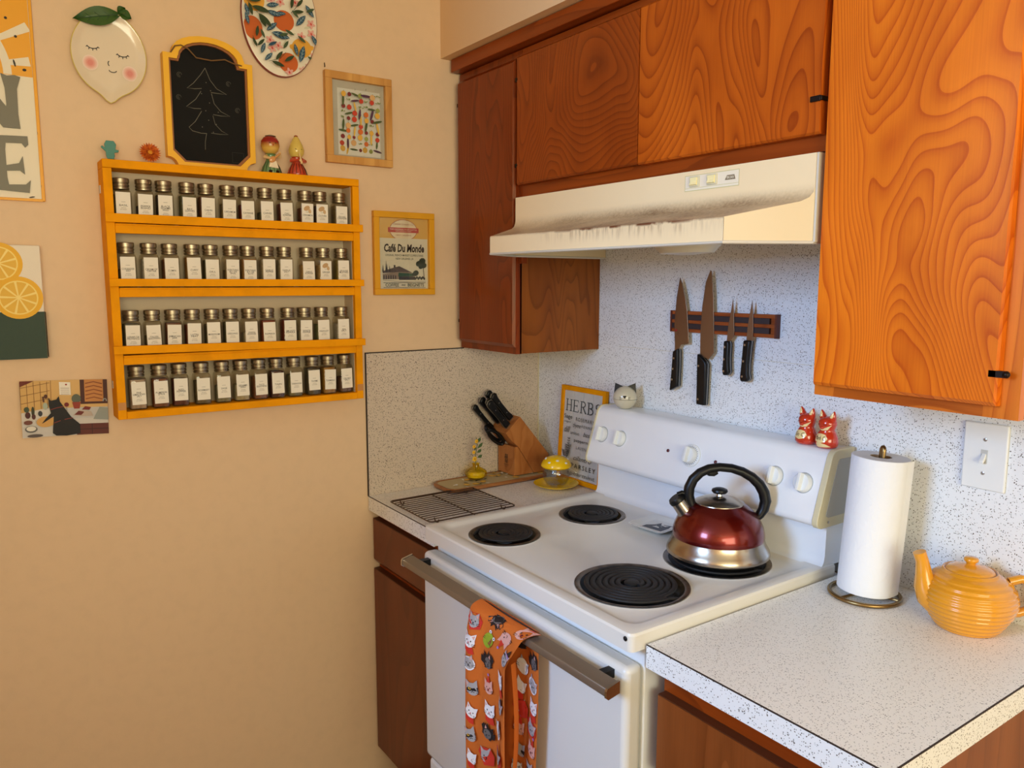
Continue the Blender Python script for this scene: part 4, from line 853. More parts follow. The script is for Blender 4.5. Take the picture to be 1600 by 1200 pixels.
cf = thing('framed_print', 'yellow framed coffee and beignets paper bag on the wall beside the cupboard', 'picture', (0.01, -0.506, 1.51))
pic_frame(cf, -0.606, -0.408, 1.511, 1.752, 0.0175, 0.002, 0.017, pm('golden_frame_paint', rgb(226, 160, 26), 0.45, var=0.12, bscale=90))
MB().box(0.003, 0.006, -0.589, -0.425, 1.528, 1.735).build('backing', pm('golden_backing', rgb(226, 172, 76), 0.7), cf, smooth=False)
A = wall_art(-0.589, 1.528, 0.006)          # 0.164 wide, 0.207 high
A.ell(0.082, 0.172, 0.0445, 0.030, (238, 214, 176), n=36); A.arc(0.082, 0.172, 0.0445, 0.030, 0, 2 * PI, 0.0014, (166, 44, 38), 40); A.rect(0.032, 0.165, 0.132, 0.179, (190, 56, 46))
A.text('Central Grocery Co.', 0.082, 0.189, 0.0085, (160, 48, 40), shear=0.3, fit=0.066); A.text('THE ORIGINAL MUFFULETTA', 0.082, 0.1735, 0.006, (240, 220, 190), fit=0.088); A.text('IMPORTED GOODS', 0.082, 0.1685, 0.004, (240, 220, 190), fit=0.05)
A.text('NEW ORLEANS', 0.082, 0.157, 0.0055, (160, 48, 40), fit=0.05)
A.rect(0.003, 0.001, 0.161, 0.148, (232, 218, 192))
dk = (44, 36, 34); tg = (52, 66, 54)
A.text('Café Du Monde', 0.083, 0.1185, 0.031, dk, shear=0.12, bold=0.035, fit=0.132)
A.text('ORIGINAL FRENCH MARKET COFFEE STAND', 0.084, 0.0985, 0.0085, tg, bold=0.006, fit=0.125); A.text('NEW ORLEANS, LA', 0.084, 0.0885, 0.0085, tg, bold=0.006, fit=0.058)
A.poly([(0.012, 0.044), (0.055, 0.050), (0.075, 0.062), (0.112, 0.046), (0.112, 0.030), (0.012, 0.028)], (150, 128, 110)); A.poly([(0.012, 0.046), (0.012, 0.052), (0.046, 0.062), (0.066, 0.067), (0.108, 0.049), (0.066, 0.050)], (98, 82, 78))
A.poly([(0.062, 0.037), (0.064, 0.048), (0.108, 0.046), (0.122, 0.038)], (48, 84, 60)); A.rect(0.064, 0.027, 0.118, 0.037, (56, 48, 44))
for k in range(6): A.rect(0.014 + k * 0.0075, 0.029, 0.0175 + k * 0.0075, 0.040, (66, 52, 46))
for u, hh in ((0.013, 0.012), (0.023, 0.024), (0.026, 0.014), (0.034, 0.010)): A.poly([(u - 0.0025, 0.050), (u + 0.0025, 0.050), (u, 0.060 + hh)], (70, 62, 64))
A.rect(0.048, 0.062, 0.053, 0.070, (70, 62, 64))
for u, v, a_ in ((0.130, 0.075, 0.010), (0.142, 0.082, 0.012), (0.147, 0.070, 0.010), (0.137, 0.066, 0.008), (0.120, 0.047, 0.010), (0.114, 0.044, 0.007)): A.ell(u, v, a_, a_ * .85, (38, 52, 38), 0.4, 9)
A.line([(0.145, 0.066), (0.148, 0.030)], 0.002, (50, 44, 38))
for k in range(7): A.ell(0.118 + k * 0.005, 0.031 + (k % 2) * .003, 0.0028, 0.0045, (50, 42, 40), n=8)
A.line([(0.012, 0.026), (0.080, 0.021), (0.152, 0.022)], 0.0009, (120, 104, 90)); A.line([(0.013, 0.0185), (0.152, 0.0185)], 0.0011, dk); A.line([(0.013, 0.0045), (0.152, 0.0045)], 0.0011, dk)
A.text('COFFEE', 0.041, 0.0115, 0.0135, tg, bold=0.006, fit=0.044); A.text('AND', 0.078, 0.0115, 0.007, tg, bold=0.01, fit=0.013); A.text('BEIGNETS', 0.119, 0.0115, 0.0135, tg, bold=0.006, fit=0.054)
A.build('paper_bag_print', cf)
MB().box(0.0095, 0.0101, -0.5885, -0.4255, 1.5285, 1.7345).build('glazing', M['clear_glass'], cf, smooth=False)

# sunburst sign at the left edge
ss = thing('metal_sign', 'yellow sunburst metal sign with raised grey letters at the left edge', 'sign', (0.006, -1.60, 1.73))
SY0, SY1, SZ0, SZ1 = -1.80, -1.416, 1.731, 2.30
wear = pm('chipped_white_enamel', rgb(236, 222, 196), 0.45); sun = pm('sun_yellow_enamel', rgb(240, 166, 22), 0.4)
MB().box(0.001, 0.006, SY0, SY1, SZ0, SZ1).build('panel', wear, ss, smooth=False, bevel=0.001)
MB().box(0.0005, 0.008, SY1 - 0.004, SY1 + 0.002, SZ0 - 0.002, SZ1).box(0.0005, 0.008, SY0, SY1 - 0.004, SZ0 - 0.002, SZ0 + 0.003).build('rolled_edge', sun, ss, bevel=0.001)
A = wall_art(0, 0, 0.006); SX, SZc = -1.608, 2.005     # centre of the sun on the sign's axis
A.rect(SY0 + 0.002, 1.999, SY1 - 0.005, SZ1 - 0.002, sun)
A.ell(SX, 2.000, 0.148, 0.148, wear, n=40, t0=0, t1=PI); A.ell(SX, 2.000, 0.132, 0.132, sun, n=40, t0=0, t1=PI)
for a_ in range(10, 180, 20):
    t = math.radians(a_); c_, s_ = math.cos(t), math.sin(t)
    l_ = 0.30; w0, w1 = 0.0055, 0.010
    P0 = (SX + 0.144 * c_, 2.0 + 0.144 * s_); P1 = (SX + l_ * c_, 2.0 + l_ * s_)
    if a_ in (10, 170): P1 = (SX + 0.186 * c_, 2.0 + 0.186 * s_)
    if P1[0] > SY1 - 0.008:
        k = (SY1 - 0.008 - P0[0]) / (P1[0] - P0[0]); P1 = (P0[0] + (P1[0] - P0[0]) * k, P0[1] + (P1[1] - P0[1]) * k)
    if P1[0] < SY0 + 0.008:
        k = (SY0 + 0.008 - P0[0]) / (P1[0] - P0[0]); P1 = (P0[0] + (P1[0] - P0[0]) * k, P0[1] + (P1[1] - P0[1]) * k)
    A.line([P0, P1], [2 * w0, 2 * w1], wear)
chip = (52, 42, 32)
for u, v, a_, b_ in ((-1.418, 2.155, .002, .007), (-1.464, 2.118, .003, .003), (-1.448, 2.082, .003, .003), (-1.454, 2.025, .002, .008), (-1.436, 2.013, .004, .003), (-1.417, 2.01, .0016, .006), (-1.418, 1.985, .0014, .004), (-1.418, 1.875, .0022, .008), (-1.418, 1.86, .0014, .004), (-1.4185, 1.76, .0018, .006), (-1.457, 1.935, .0012, .003), (-1.461, 1.930, .001, .0025), (-1.455, 1.803, .0015, .003), (-1.478, 1.752, .002, .0015), (-1.44, 1.737, .006, .0014)): A.ell(u, v, a_, b_, chip, 0.2, 9)
A.build('sunburst_print', ss)
grey = pm('grey_letter_enamel', rgb(118, 112, 94), 0.45)
def letter(polys, name):
    mb = MB()
    for k_, pl in enumerate(polys): mb.prism(pl, 'x', 0.0062, 0.0092 + 0.0002 * k_)
    mb.build(name, grey, ss, smooth=False, fixn=True)
# N then E in flared western lettering (only their right part is in view)
Nz0, Nz1 = 1.886, 2.000
letter([[(-1.545, Nz0), (-1.521, Nz0), (-1.523, Nz0 + .03), (-1.523, Nz1 - .01), (-1.548, Nz1), (-1.546, Nz1 - .02), (-1.543, Nz0 + .04)],
        [(-1.540, Nz1), (-1.522, Nz1 - .004), (-1.470, Nz0 + .036), (-1.464, Nz0 - .001), (-1.484, Nz0 - .001), (-1.536, Nz1 - .05)],
        [(-1.484, Nz0 - .001), (-1.452, Nz0 - .001), (-1.454, Nz0 + .03), (-1.453, Nz1 - .03), (-1.445, Nz1 - .004), (-1.456, Nz1 - .001), (-1.470, Nz1 - .004), (-1.482, Nz1), (-1.476, Nz1 - .03), (-1.475, Nz0 + .05)]], 'letter_n')
Ez0, Ez1 = 1.748, 1.868
letter([[(-1.535, Ez0), (-1.484, Ez0), (-1.484, Ez1), (-1.535, Ez1)][0:4] if False else [(-1.508, Ez0 + .002), (-1.480, Ez0), (-1.484, Ez0 + .03), (-1.484, Ez1 - .03), (-1.480, Ez1), (-1.508, Ez1 - .002), (-1.503, Ez1 - .03), (-1.503, Ez0 + .03)],
        [(-1.484, Ez1 - .016), (-1.480, Ez1), (-1.440, Ez1 + .002), (-1.4395, Ez1 - .016), (-1.446, Ez1 - .023), (-1.452, Ez1 - .014)],
        [(-1.484, Ez0 + .056), (-1.460, Ez0 + .062), (-1.452, Ez0 + .078), (-1.450, Ez0 + .038), (-1.459, Ez0 + .046), (-1.484, Ez0 + .044)],
        [(-1.484, Ez0 + .014), (-1.480, Ez0), (-1.444, Ez0 - .002), (-1.440, Ez0 + .026), (-1.450, Ez0 + .016)]], 'letter_e')

# lemon canvas
lc = thing('lemon_canvas', 'painted canvas of lemon slices over dark green at the left edge', 'picture', (0.015, -1.58, 1.373))
LY0, LY1, LZ0, LZ1 = -1.735, -1.434, 1.373, 1.629
MB().box(0.002, 0.028, LY0, LY1, LZ0, LZ1).build('stretched_canvas', pm('canvas_cream', rgb(240, 226, 206), 0.8, bump=0.3, bscale=800), lc, bevel=0.002)
A = wall_art(0, 0, 0.028)
gcan = pm('canvas_green', rgb(62, 78, 66), 0.75, bump=0.3, bscale=800)
A.rect(LY0, LZ0 + 0.0005, LY1, 1.480, gcan)
def slice_(u, v, r_):
    A.ell(u, v, r_, r_, (238, 178, 40), n=36); A.ell(u, v, r_ * .80, r_ * .80, (250, 218, 120), n=32); A.ell(u, v, r_ * .74, r_ * .74, (234, 182, 64), n=32)
    for k in range(9): t = k * 2 * PI / 9 + .3; A.line([(u, v), (u + r_ * .76 * math.cos(t), v + r_ * .76 * math.sin(t))], [r_ * .05, r_ * .10], (250, 220, 130))
slice_(-1.512, 1.590, 0.044) if False else slice_(-1.515, 1.588, 0.046); slice_(-1.482, 1.512, 0.0475); slice_(-1.60, 1.53, 0.05)
A.build('painted_slices', lc)
bxg = MB().box(0.0035, 0.0268, LY0 - 0.0006, LY0 - 0.0001, LZ0, 1.48).box(0.0035, 0.0268, LY1 + 0.0021, LY1 + 0.0025, LZ0 + 0.002, 1.479).build('painted_edge', gcan, lc, smooth=False)

# postcard of a black cat at a kitchen counter
pc = thing('postcard', 'small postcard of a black cat kneading dough, pinned below the rack', 'postcard', (0.002, -1.405, 1.18))
pcm = MB(); n_s = 10
def pcx(u): return 0.003 + 0.006 * (abs(u - 0.5) * 2) ** 2
Pq = [(-1.495, 1.189), (-1.317, 1.181), (-1.314, 1.314), (-1.493, 1.321)]
def pcf(u, v, h_):      # u, v in 0..1
    y = (Pq[0][0] * (1 - u) + Pq[1][0] * u) * (1 - v) + (Pq[3][0] * (1 - u) + Pq[2][0] * u) * v
    z = (Pq[0][1] * (1 - u) + Pq[1][1] * u) * (1 - v) + (Pq[3][1] * (1 - u) + Pq[2][1] * u) * v
    return (pcx(u) + h_, y, z)
pcm.surf(lambda u, v: pcf(u, v, 0), n_s, 1); pcm.surf(lambda u, v: pcf(u, v, -0.0006), n_s, 1)
pcm.build('card', pm('card_print_ground', rgb(214, 168, 96), 0.4), pc, fixn=False)
A = Art(fn=pcf, step=0.00007)
def gridrect(u0, v0, u1, v1, col, n=6):
    for k in range(n): a, b = u0 + (u1 - u0) * k / n, u0 + (u1 - u0) * (k + 1) / n; A.h -= A.step * (k > 0); A.rect(a, v0, b, v1, col)
gridrect(0, 0, 1, 0.30, (206, 198, 190)); A.poly([(0, 0.30), (0, 0.44), (0.33, 0.52), (0.42, 0.30)], (214, 204, 192)); gridrect(0.30, 0.30, 1.0, 0.50, (196, 190, 186))
gridrect(0.62, 0.0, 1.0, 0.20, (96, 40, 30), 4); A.line([(0.62, 0.10), (1.0, 0.10)], 0.012, (60, 26, 22)); A.rect(0.80, 0.0, 0.808, 0.2, (60, 26, 22))
for k in range(5): A.line([(0.0 + k * .075, 0.50), (0.0 + k * .075, 0.98)], 0.006, (140, 96, 52))
for v in (0.60, 0.74, 0.88): A.line([(0, v), (0.33, v + 0.08)], 0.008, (140, 96, 52))
A.poly([(0, 0.90), (0, 1.0), (0.16, 1.0)], (110, 44, 30)); A.line([(0.34, 0.5), (0.345, 1.0)], 0.006, (150, 104, 60))
gridrect(0.68, 0.56, 1.0, 1.0, (74, 34, 26), 3); gridrect(0.73, 0.60, 0.95, 1.0, (196, 132, 70), 3)
for k in range(5): A.line([(0.74, 0.65 + k * 0.07), (0.84, 0.68 + k * .07), (0.94, 0.64 + k * .07)], 0.018, (136, 70, 36))
A.poly([(0.44, 0.74), (0.57, 0.73), (0.57, 0.96), (0.44, 0.97)], (240, 232, 218)); A.ell(0.495, 0.92, 0.012, 0.016, (150, 40, 34), n=8); A.ell(0.52, 0.92, 0.012, 0.016, (150, 40, 34), n=8)
for k in range(4): A.line([(0.455, 0.86 - k * .035), (0.555, 0.855 - k * .035)], 0.006, (120, 96, 80))
A.ell(0.63, 0.66, 0.055, 0.085, (92, 98, 84), n=12); A.poly([(0.58, 0.60), (0.68, 0.60), (0.665, 0.48), (0.60, 0.48)], (150, 56, 40))
A.poly([(0.82, 0.28), (1.0, 0.26), (1.0, 0.48), (0.90, 0.50)], (150, 154, 148)); A.poly([(0.85, 0.31), (0.97, 0.30), (0.97, 0.44), (0.90, 0.45)], (112, 116, 112)); A.arc(0.965, 0.60, 0.02, 0.05, 0, PI, 0.014, (150, 152, 152))
A.poly([(0.58, 0.36), (0.70, 0.34), (0.82, 0.34), (0.80, 0.42), (0.66, 0.45)], (190, 170, 156)); A.poly([(0.60, 0.37), (0.68, 0.36), (0.72, 0.42), (0.65, 0.44)], (110, 40, 34)); A.poly([(0.69, 0.46), (0.78, 0.45), (0.80, 0.50), (0.73, 0.52)], (120, 40, 36))
A.ell(0.515, 0.56, 0.028, 0.04, (120, 30, 30), n=10); A.line([(0.515, 0.52), (0.515, 0.44)], 0.008, (150, 140, 130))
for u, v, a_, b_, c_ in ((0.07, 0.40, .03, .06, (78, 36, 34)), (0.06, 0.50, .03, .05, (70, 82, 60)), (0.13, 0.46, .018, .09, (58, 62, 40)), (0.135, 0.37, .022, .05, (86, 44, 40)), (0.21, 0.42, .025, .05, (60, 60, 66)), (0.07, 0.27, .05, .04, (120, 72, 58)), (0.10, 0.15, .07, .06, (100, 96, 92)), (0.10, 0.16, .055, .045, (228, 220, 204)), (0.14, 0.03, .09, .03, (96, 84, 80)), (0.27, 0.55, .028, .06, (170, 180, 160))): A.ell(u, v, a_, b_, c_, n=14)
A.ell(0.27, 0.27, 0.11, 0.095, (212, 160, 88), 0.2, 20); A.line([(0.255, 0.62), (0.25, 0.72)], 0.02, (92, 54, 36)); A.ell(0.28, 0.72, 0.02, 0.04, (84, 44, 30), n=8)
blk = (24, 20, 20)
A.poly([(0.34, 0.06), (0.36, 0.36), (0.25, 0.26), (0.22, 0.24), (0.27, 0.33), (0.33, 0.42), (0.31, 0.56), (0.31, 0.70), (0.335, 0.64), (0.40, 0.66), (0.43, 0.72), (0.44, 0.62), (0.49, 0.50), (0.56, 0.34), (0.66, 0.20), (0.66, 0.03), (0.50, 0.0), (0.38, 0.01)], blk)
A.line([(0.33, 0.48), (0.40, 0.51), (0.48, 0.53)], 0.009, (150, 52, 40)); A.line([(0.36, 0.24), (0.46, 0.29), (0.58, 0.32)], 0.009, (150, 52, 40))
A.build('printed_scene', pc)

# ================================================================== corner worktop
WT = 0.9142
# long tray with lemon pattern
ty = thing('serving_tray', 'long wooden tray with a lemon pattern under the knife block', 'tray', (0.075, -0.25, WT))
def tl(k, z): return rrect(0.010 + k, 0.136 - k, -0.430 + k, -0.050 - k, 0.030, z, 6)
MB().ring([tl(0.006, WT), tl(0.0, WT + 0.005), tl(0.0, WT + 0.012), tl(0.003, WT + 0.0145), tl(0.006, WT + 0.0125)], 0).build('board', wood('tray_wood', rgb(176, 118, 70), rgb(146, 90, 48), 3.0, sx=14, sz=2, rings=6, axis='y'), ty)
A = Art((0.073, -0.24, WT + 0.0125), XAX, YAX, ZAX)
A.poly([(p_[0] - 0.073, p_[1] + 0.24) for p_ in tl(0.009, 0)], (198, 178, 132))
tr = random.Random(3)
for k in range(46):
    u, v = tr.uniform(-.046, .046), tr.uniform(-.172, .172)
    if k % 3 == 0: A.ell(u, v, .012, .009, (222, 162, 40), tr.uniform(0, 3), 14); A.ell(u, v, .008, .006, (236, 196, 92), 0, 12)
    else: A.leaf(u, v, tr.uniform(.014, .024), .0035, tr.uniform(0, 6), tr.choice([(84, 86, 62), (244, 240, 226), (120, 112, 80), (244, 240, 226)]))
A.build('tray_print', ty)
TT = WT + 0.0128 + 0.004
# knife block
kb = thing('knife_block', 'slanted beech knife block standing on the lemon tray', 'knife block', (0.055, -0.12, TT))
bw = wood('beech_block', rgb(188, 122, 66), rgb(164, 98, 48), 12.0, sx=10, sz=5, rings=5, rough=0.45, coat=0.1)
x0, x1 = 0.012, 0.106
MB().prism([(-0.1744, TT), (-0.1744, 1.0248), (-0.162, 1.0248), (-0.0970, TT)], 'x', x0, x1).build('front_wedge', bw, kb, smooth=False, bevel=0.001)
MB().prism([(-0.0962, TT), (-0.1600, 1.0248), (-0.186, 1.046), (-0.2080, 1.0735), (-0.1530, 1.1225), (-0.0350, 0.985), (-0.056, TT)], 'x', x0, x1).build('main_block', bw, kb, smooth=False, bevel=0.0012)
MB().lathe([(0.006, 0), (0.006, 0.0008)], (0, 0, 0), 8)
A = Art((0.060, -0.1745, 0.975), XAX, ZAX, -YAX); em = (52, 34, 22)
for du in (-0.0045, 0.0045):
    A.ell(du, 0.0175, 0.0026, 0.0026, em, n=10); A.line([(du, 0.015), (du, 0.004)], 0.0032, em); A.line([(du, 0.005), (du - .003, -0.009)], 0.002, em); A.line([(du, 0.005), (du + .003, -0.009)], 0.002, em)
    A.line([(du - .0055, 0.006), (du, 0.013), (du + .0055, 0.010)], 0.0016, em)
A.line([(-0.014, -0.014), (0.014, -0.014)], 0.0012, em); A.line([(-0.011, -0.018), (0.011, -0.018)], 0.0008, em); A.line([(-0.006, -0.022), (0.006, -0.022)], 0.0008, em)
A.build('burnt_emblem', kb)
sd = Vector((0, 0.0550, 0.0490)).normalized()          # along the slot face
hn = Vector((0, -0.0490, 0.0550)).normalized()         # out of the slots
bp = M['black_plastic']
def block_knife(x, s_, length, wid, label, k):
    wid *= 0.98
    base = Vector((x, -0.2080, 1.0735)) + sd * s_
    r_ = thing('kitchen_knife', label, 'knife', tuple(base), 'knives in the knife block')
    mb = MB(); Mx = Matrix(((1, sd.x, hn.x, base.x), (0, sd.y, hn.y, base.y), (0, sd.z, hn.z, base.z), (0, 0, 0, 1))); mb.M = Mx
    w = wid; L_ = length
    prof = [(-w, 0.004), (w, 0.004), (w * 1.05, 0.014), (w * 0.82, 0.03), (w * 0.80, L_ * 0.6), (w * 1.0, L_ * 0.85), (w * 1.35, L_ * 0.95), (w * 1.15, L_), (w * .2, L_ + 0.003), (-w * .8, L_ - 0.002), (-w * 1.0, L_ * .9), (-w * .85, L_ * .5), (-w * 1.0, 0.014)]
    h_ = mb.prism(prof, 'x', -0.0088, 0.0088).build('handle', bp, r_, bevel=0.0035, seg=3)
    t = MB(); t.M = Mx; t.ring([[(a_ * 0.0012, y_ * 1.09, (z_ - L_ / 2) * 1.015 + L_ / 2) for y_, z_ in prof] for a_ in (-1, 1)]).build('tang', M['steel'], r_, smooth=False)
    b = MB(); b.M = Mx; b.box(-0.0055, 0.0055, -w * .95, w * .95, 0.0003, 0.0048).build('bolster', M['steel'], r_, smooth=False)
    for q in (0.3, 0.7):
        rv = MB(); rv.M = Mx @ Matrix.Translation((0.0089, 0, L_ * q)) @ Matrix.Rotation(PI / 2, 4, 'Y'); rv.lathe([(0.0015, -0.001), (0.0015, 0.0003)], n=10).build('rivet', M['steel'], h_)
block_knife(0.040, 0.062, 0.112, 0.0105, 'large black handled knife at the top back of the block', 0)
block_knife(0.074, 0.056, 0.112, 0.0105, 'black handled knife near the top right of the block', 1)
block_knife(0.088, 0.026, 0.112, 0.0110, 'front right black handled knife in the block', 2)
block_knife(0.030, 0.034, 0.108, 0.0105, 'black handled knife in the middle left of the block', 3)
block_knife(0.060, 0.036, 0.104, 0.0095, 'middle black handled knife between the others in the block', 4)
block_knife(0.026, 0.002, 0.108, 0.0085, 'thin black handled knife lowest left in the block', 5)
sc_ = thing('scissors', 'black handled kitchen scissors in the front slot of the block', 'scissors', (0.055, -0.172, 1.026))
MB().tube([(0.056, -0.1668, 1.0275), (0.054, -0.181, 1.041)], 0.0055, 8).build('shank', M['steel'], sc_)
for xx, sg in ((0.046, -1), (0.064, 1)):
    c0 = Vector((xx, -0.218, 1.052 + (0.014 if sg < 0 else 0.004))); ax = Vector((0.0, -0.74, 0.67)); sdv = Vector((0.35 * sg, 0.6, 0.66)).normalized()
    pts = [tuple(c0 + ax * (0.036 * math.cos(2 * PI * i / 22)) + sdv * (0.0125 * math.sin(2 * PI * i / 22))) for i in range(22)]
    MB().tube(pts, 0.0058, 8, closed=True).build('finger_loop', bp, sc_)
    MB().tube([tuple(c0 - ax * 0.032), (0.056, -0.180, 1.041)], 0.0055, 8).build('loop_neck', bp, sc_)
# bud vase with flowers
vs_ = thing('bud_vase', 'squat yellow glass bud vase on the lemon tray', 'vase', (0.060, -0.292, TT - 0.004))
VC = (0.060, -0.292, TT - 0.0038)
MB().lathe([(0.014, 0), (0.024, 0.004), (0.0335, 0.014), (0.036, 0.021), (0.033, 0.029), (0.020, 0.037), (0.0115, 0.042), (0.0105, 0.048), (0.013, 0.052), (0.0118, 0.052), (0.0092, 0.048), (0.0095, 0.043)], VC, 32, cap=False).build('glass', thin_glass('yellow_glass', (0.96, 0.84, 0.16, 1), 0.3), vs_)
MB().lathe([(0.010, 0.003), (0.027, 0.010), (0.030, 0.019), (0.024, 0.026), (0.004, 0.027)], VC, 24).build('pebble_fill', pm('yellow_pebbles', rgb(240, 220, 110), 0.4, bump=1.0, bscale=160, var=0.5), vs_)
fw_ = thing('flower_sprig', 'sprig of small yellow flowers standing in the bud vase', 'flower', VC)
stem_m = pm('stem_green', rgb(96, 112, 66), 0.6)
st_top = (0.060, -0.290, VC[2] + 0.135)
MB().tube([(0.060, -0.292, VC[2] + 0.030), (0.059, -0.293, VC[2] + 0.075), (0.061, -0.287, VC[2] + 0.11), st_top], 0.0011, 6).build('stem', stem_m, fw_)
fy_ = pm('yellow_petal', rgb(240, 186, 40), 0.5); fo_ = pm('orange_centre', rgb(206, 106, 30), 0.5); lg = pm('leaf_green', rgb(78, 100, 58), 0.5)
for dy, dz, r_ in ((-0.008, 0.068, 0.0085), (-0.011, 0.090, 0.006), (-0.010, 0.108, 0.006), (-0.001, 0.124, 0.0065)):
    c0 = (0.066, -0.292 + dy, VC[2] + dz); mb = MB()
    for k in range(5): a = 2 * PI * k / 5 + dz * 50; mb.ball((c0[0], c0[1] + r_ * .55 * math.cos(a), c0[2] + r_ * .55 * math.sin(a)), r_ * .25, r_ * .5, r_ * .5, 8, 6)
    o = mb.build('blossom', fy_, fw_); MB().ball((c0[0] + r_ * .25, c0[1], c0[2]), r_ * .25, nu=8, nv=6).build('blossom_centre', fo_, o)
    MB().tube([(c0[0] - 0.002, c0[1], c0[2]), (0.060, -0.290, c0[2] - 0.01)], 0.0007, 5).build('stalk', stem_m, fw_)
for dy, dz, dy2, dz2 in ((0.004, 0.070, 0.018, 0.078), (0.002, 0.086, 0.015, 0.097), (0.004, 0.100, 0.020, 0.118), (0.002, 0.118, 0.012, 0.135), (-0.002, 0.098, -0.012, 0.104)):
    b_, t_ = Vector((0.061, -0.290 + dy, VC[2] + dz)), Vector((0.066, -0.290 + dy2, VC[2] + dz2)); d_ = t_ - b_; sv = d_.cross(XAX).normalized()
    MB().surf(lambda u, v: tuple(b_ + d_ * v + sv * (u - .5) * 0.011 * math.sin(PI * min(.98, max(.02, v))) + Vector((0.002 * math.sin(PI * v), 0, 0))), 2, 6).build('leaf', lg, fw_, fixn=False)
# wire cooling rack
wr = thing('cooling_rack', 'wire cooling rack lying on the corner worktop', 'rack', (0.25, -0.49, WT))
wm = pm('browned_wire', rgb(92, 72, 56), 0.4, metal=0.7); zr_ = WT + 0.011
cx0, cx1, cy0, cy1 = 0.125, 0.366, -0.626, -0.352
MB().tube([(p_[0], p_[1], zr_) for p_ in rrect(cx0, cx1, cy0, cy1, 0.012, 0, 4)], 0.0019, 6, closed=True).build('outer_wire', wm, wr)
for k in range(13):
    x = cx0 + 0.017 + k * 0.0173; MB().tube([(x, cy0 + .001, zr_ + .0022), (x, cy1 - .001, zr_ + .0022)], 0.0014, 6).build('cross_wire', wm, wr)
MB().tube([(cx0, (cy0 + cy1) / 2, zr_ - .002), (cx1, (cy0 + cy1) / 2, zr_ - .002)], 0.0019, 6).build('brace_wire', wm, wr)
for fx, fy2 in ((cx0 + .02, cy0 + .03), (cx1 - .02, cy0 + .03), (cx0 + .02, cy1 - .03), (cx1 - .02, cy1 - .03)):
    MB().tube([(fx - .012, fy2, zr_), (fx - .008, fy2, WT + .004), (fx, fy2, WT + .0019), (fx + .008, fy2, WT + .004), (fx + .012, fy2, zr_)], 0.0018, 6).build('foot', wm, wr)
# glass cup with mushroom lid on a saucer
CC = (0.243, -0.112)
sa = tag(MB().lathe([(0.030, 0.0), (0.034, 0.0), (0.045, 0.004), (0.069, 0.0135), (0.0705, 0.0155), (0.068, 0.0155), (0.044, 0.0065), (0.02, 0.0050), (0.001, 0.0050)], (CC[0], CC[1], WT), 48).build('saucer', M['yellow_glaze']), 'yellow saucer under the glass cup in the corner', 'saucer')
cup = thing('glass_cup', 'clear round glass cup standing on the yellow saucer', 'cup', (CC[0], CC[1], WT + 0.0066))
cz_ = WT + 0.0068
MB().lathe([(0.001, 0.0), (0.022, 0.0), (0.031, 0.005), (0.0405, 0.022), (0.0425, 0.036), (0.040, 0.050), (0.0365, 0.058), (0.0345, 0.0575), (0.038, 0.049), (0.0405, 0.036), (0.0385, 0.023), (0.030, 0.008), (0.001, 0.004)], (CC[0], CC[1], cz_), 40, cap=False).build('bowl', M['clear_glass'], cup)
hd = Vector((0.75, 0.66, 0)).normalized(); pts = []
for k in range(13): t = -1.35 + 2.7 * k / 12; pts.append(tuple(Vector((CC[0], CC[1], cz_ + 0.031)) + hd * (0.037 + 0.029 * math.cos(t)) + ZAX * (0.024 * math.sin(t))))
MB().tube(pts, 0.0042, 8).build('handle', M['clear_glass'], cup)
ld = thing('mushroom_lid', 'yellow mushroom cap lid with white dots on the glass cup', 'lid', (CC[0], CC[1], cz_ + 0.0584))
lz = cz_ + 0.0586
capf = [(0.030, 0.0), (0.044, 0.0), (0.0475, 0.004), (0.047, 0.010), (0.041, 0.020), (0.030, 0.029), (0.016, 0.0345), (0.001, 0.036)]
MB().lathe(capf, (CC[0], CC[1], lz), 40).build('cap', M['yellow_glaze'], ld)
for a, rr, zz in ((-1.25, 0.0400, 0.0210), (-0.55, 0.0330, 0.0270), (0.15, 0.0415, 0.0195), (-2.1, 0.0330, 0.0270), (1.1, 0.036, 0.0245), (2.4, 0.040, 0.021), (3.5, 0.036, 0.0245)):
    MB().ball((CC[0] + (rr - .0022) * math.cos(a), CC[1] + (rr - .0022) * math.sin(a), lz + zz - 0.0012), 0.0058, 0.0058, 0.0036, 12, 8).build('white_dot', M['white_glaze'], ld)
# herbs sign leaning behind
hs = thing('herb_sign', 'white plank herb sign in a yellow frame leaning behind the cup', 'sign', (0.26, -0.04, WT))
ang = math.atan2(0.020, 0.305); hV = Vector((0, math.sin(ang), math.cos(ang))); hN = Vector((0, -math.cos(ang), math.sin(ang)))
HO = Vector((0.152, -0.0330, WT + 0.002)); HW, HH = 0.212, 0.306
hM = Matrix(((1, 0, 0, HO.x), (0, hV.y, hN.y, HO.y), (0, hV.z, hN.z, HO.z), (0, 0, 0, 1)))
def hbox(u0, u1, v0, v1, n0, n1): m_ = MB(); m_.M = hM; return m_.box(u0, u1, v0, v1, n0, n1)
for a, b, c_, d_ in ((0, HW, HH - .015, HH), (0, HW, 0, .015), (0, .013, .015, HH - .015), (HW - .013, HW, .015, HH - .015)): hbox(a, b, c_, d_, -0.006, 0.008).build('frame_bar', M['yellow'], hs, bevel=0.001)
pk = pm('whitewashed_plank', rgb(212, 210, 204), 0.7, var=0.12, bscale=160)
for k in range(4): hbox(.0133 + k * .0464, .0133 + (k + 1) * .0464 - .0008, .0153, HH - .0153, -0.004, 0.002).build('plank', pk, hs, smooth=False)
A = Art(HO + hN * 0.002, XAX, hV, hN); hk = (72, 76, 76); hl = (120, 122, 120)
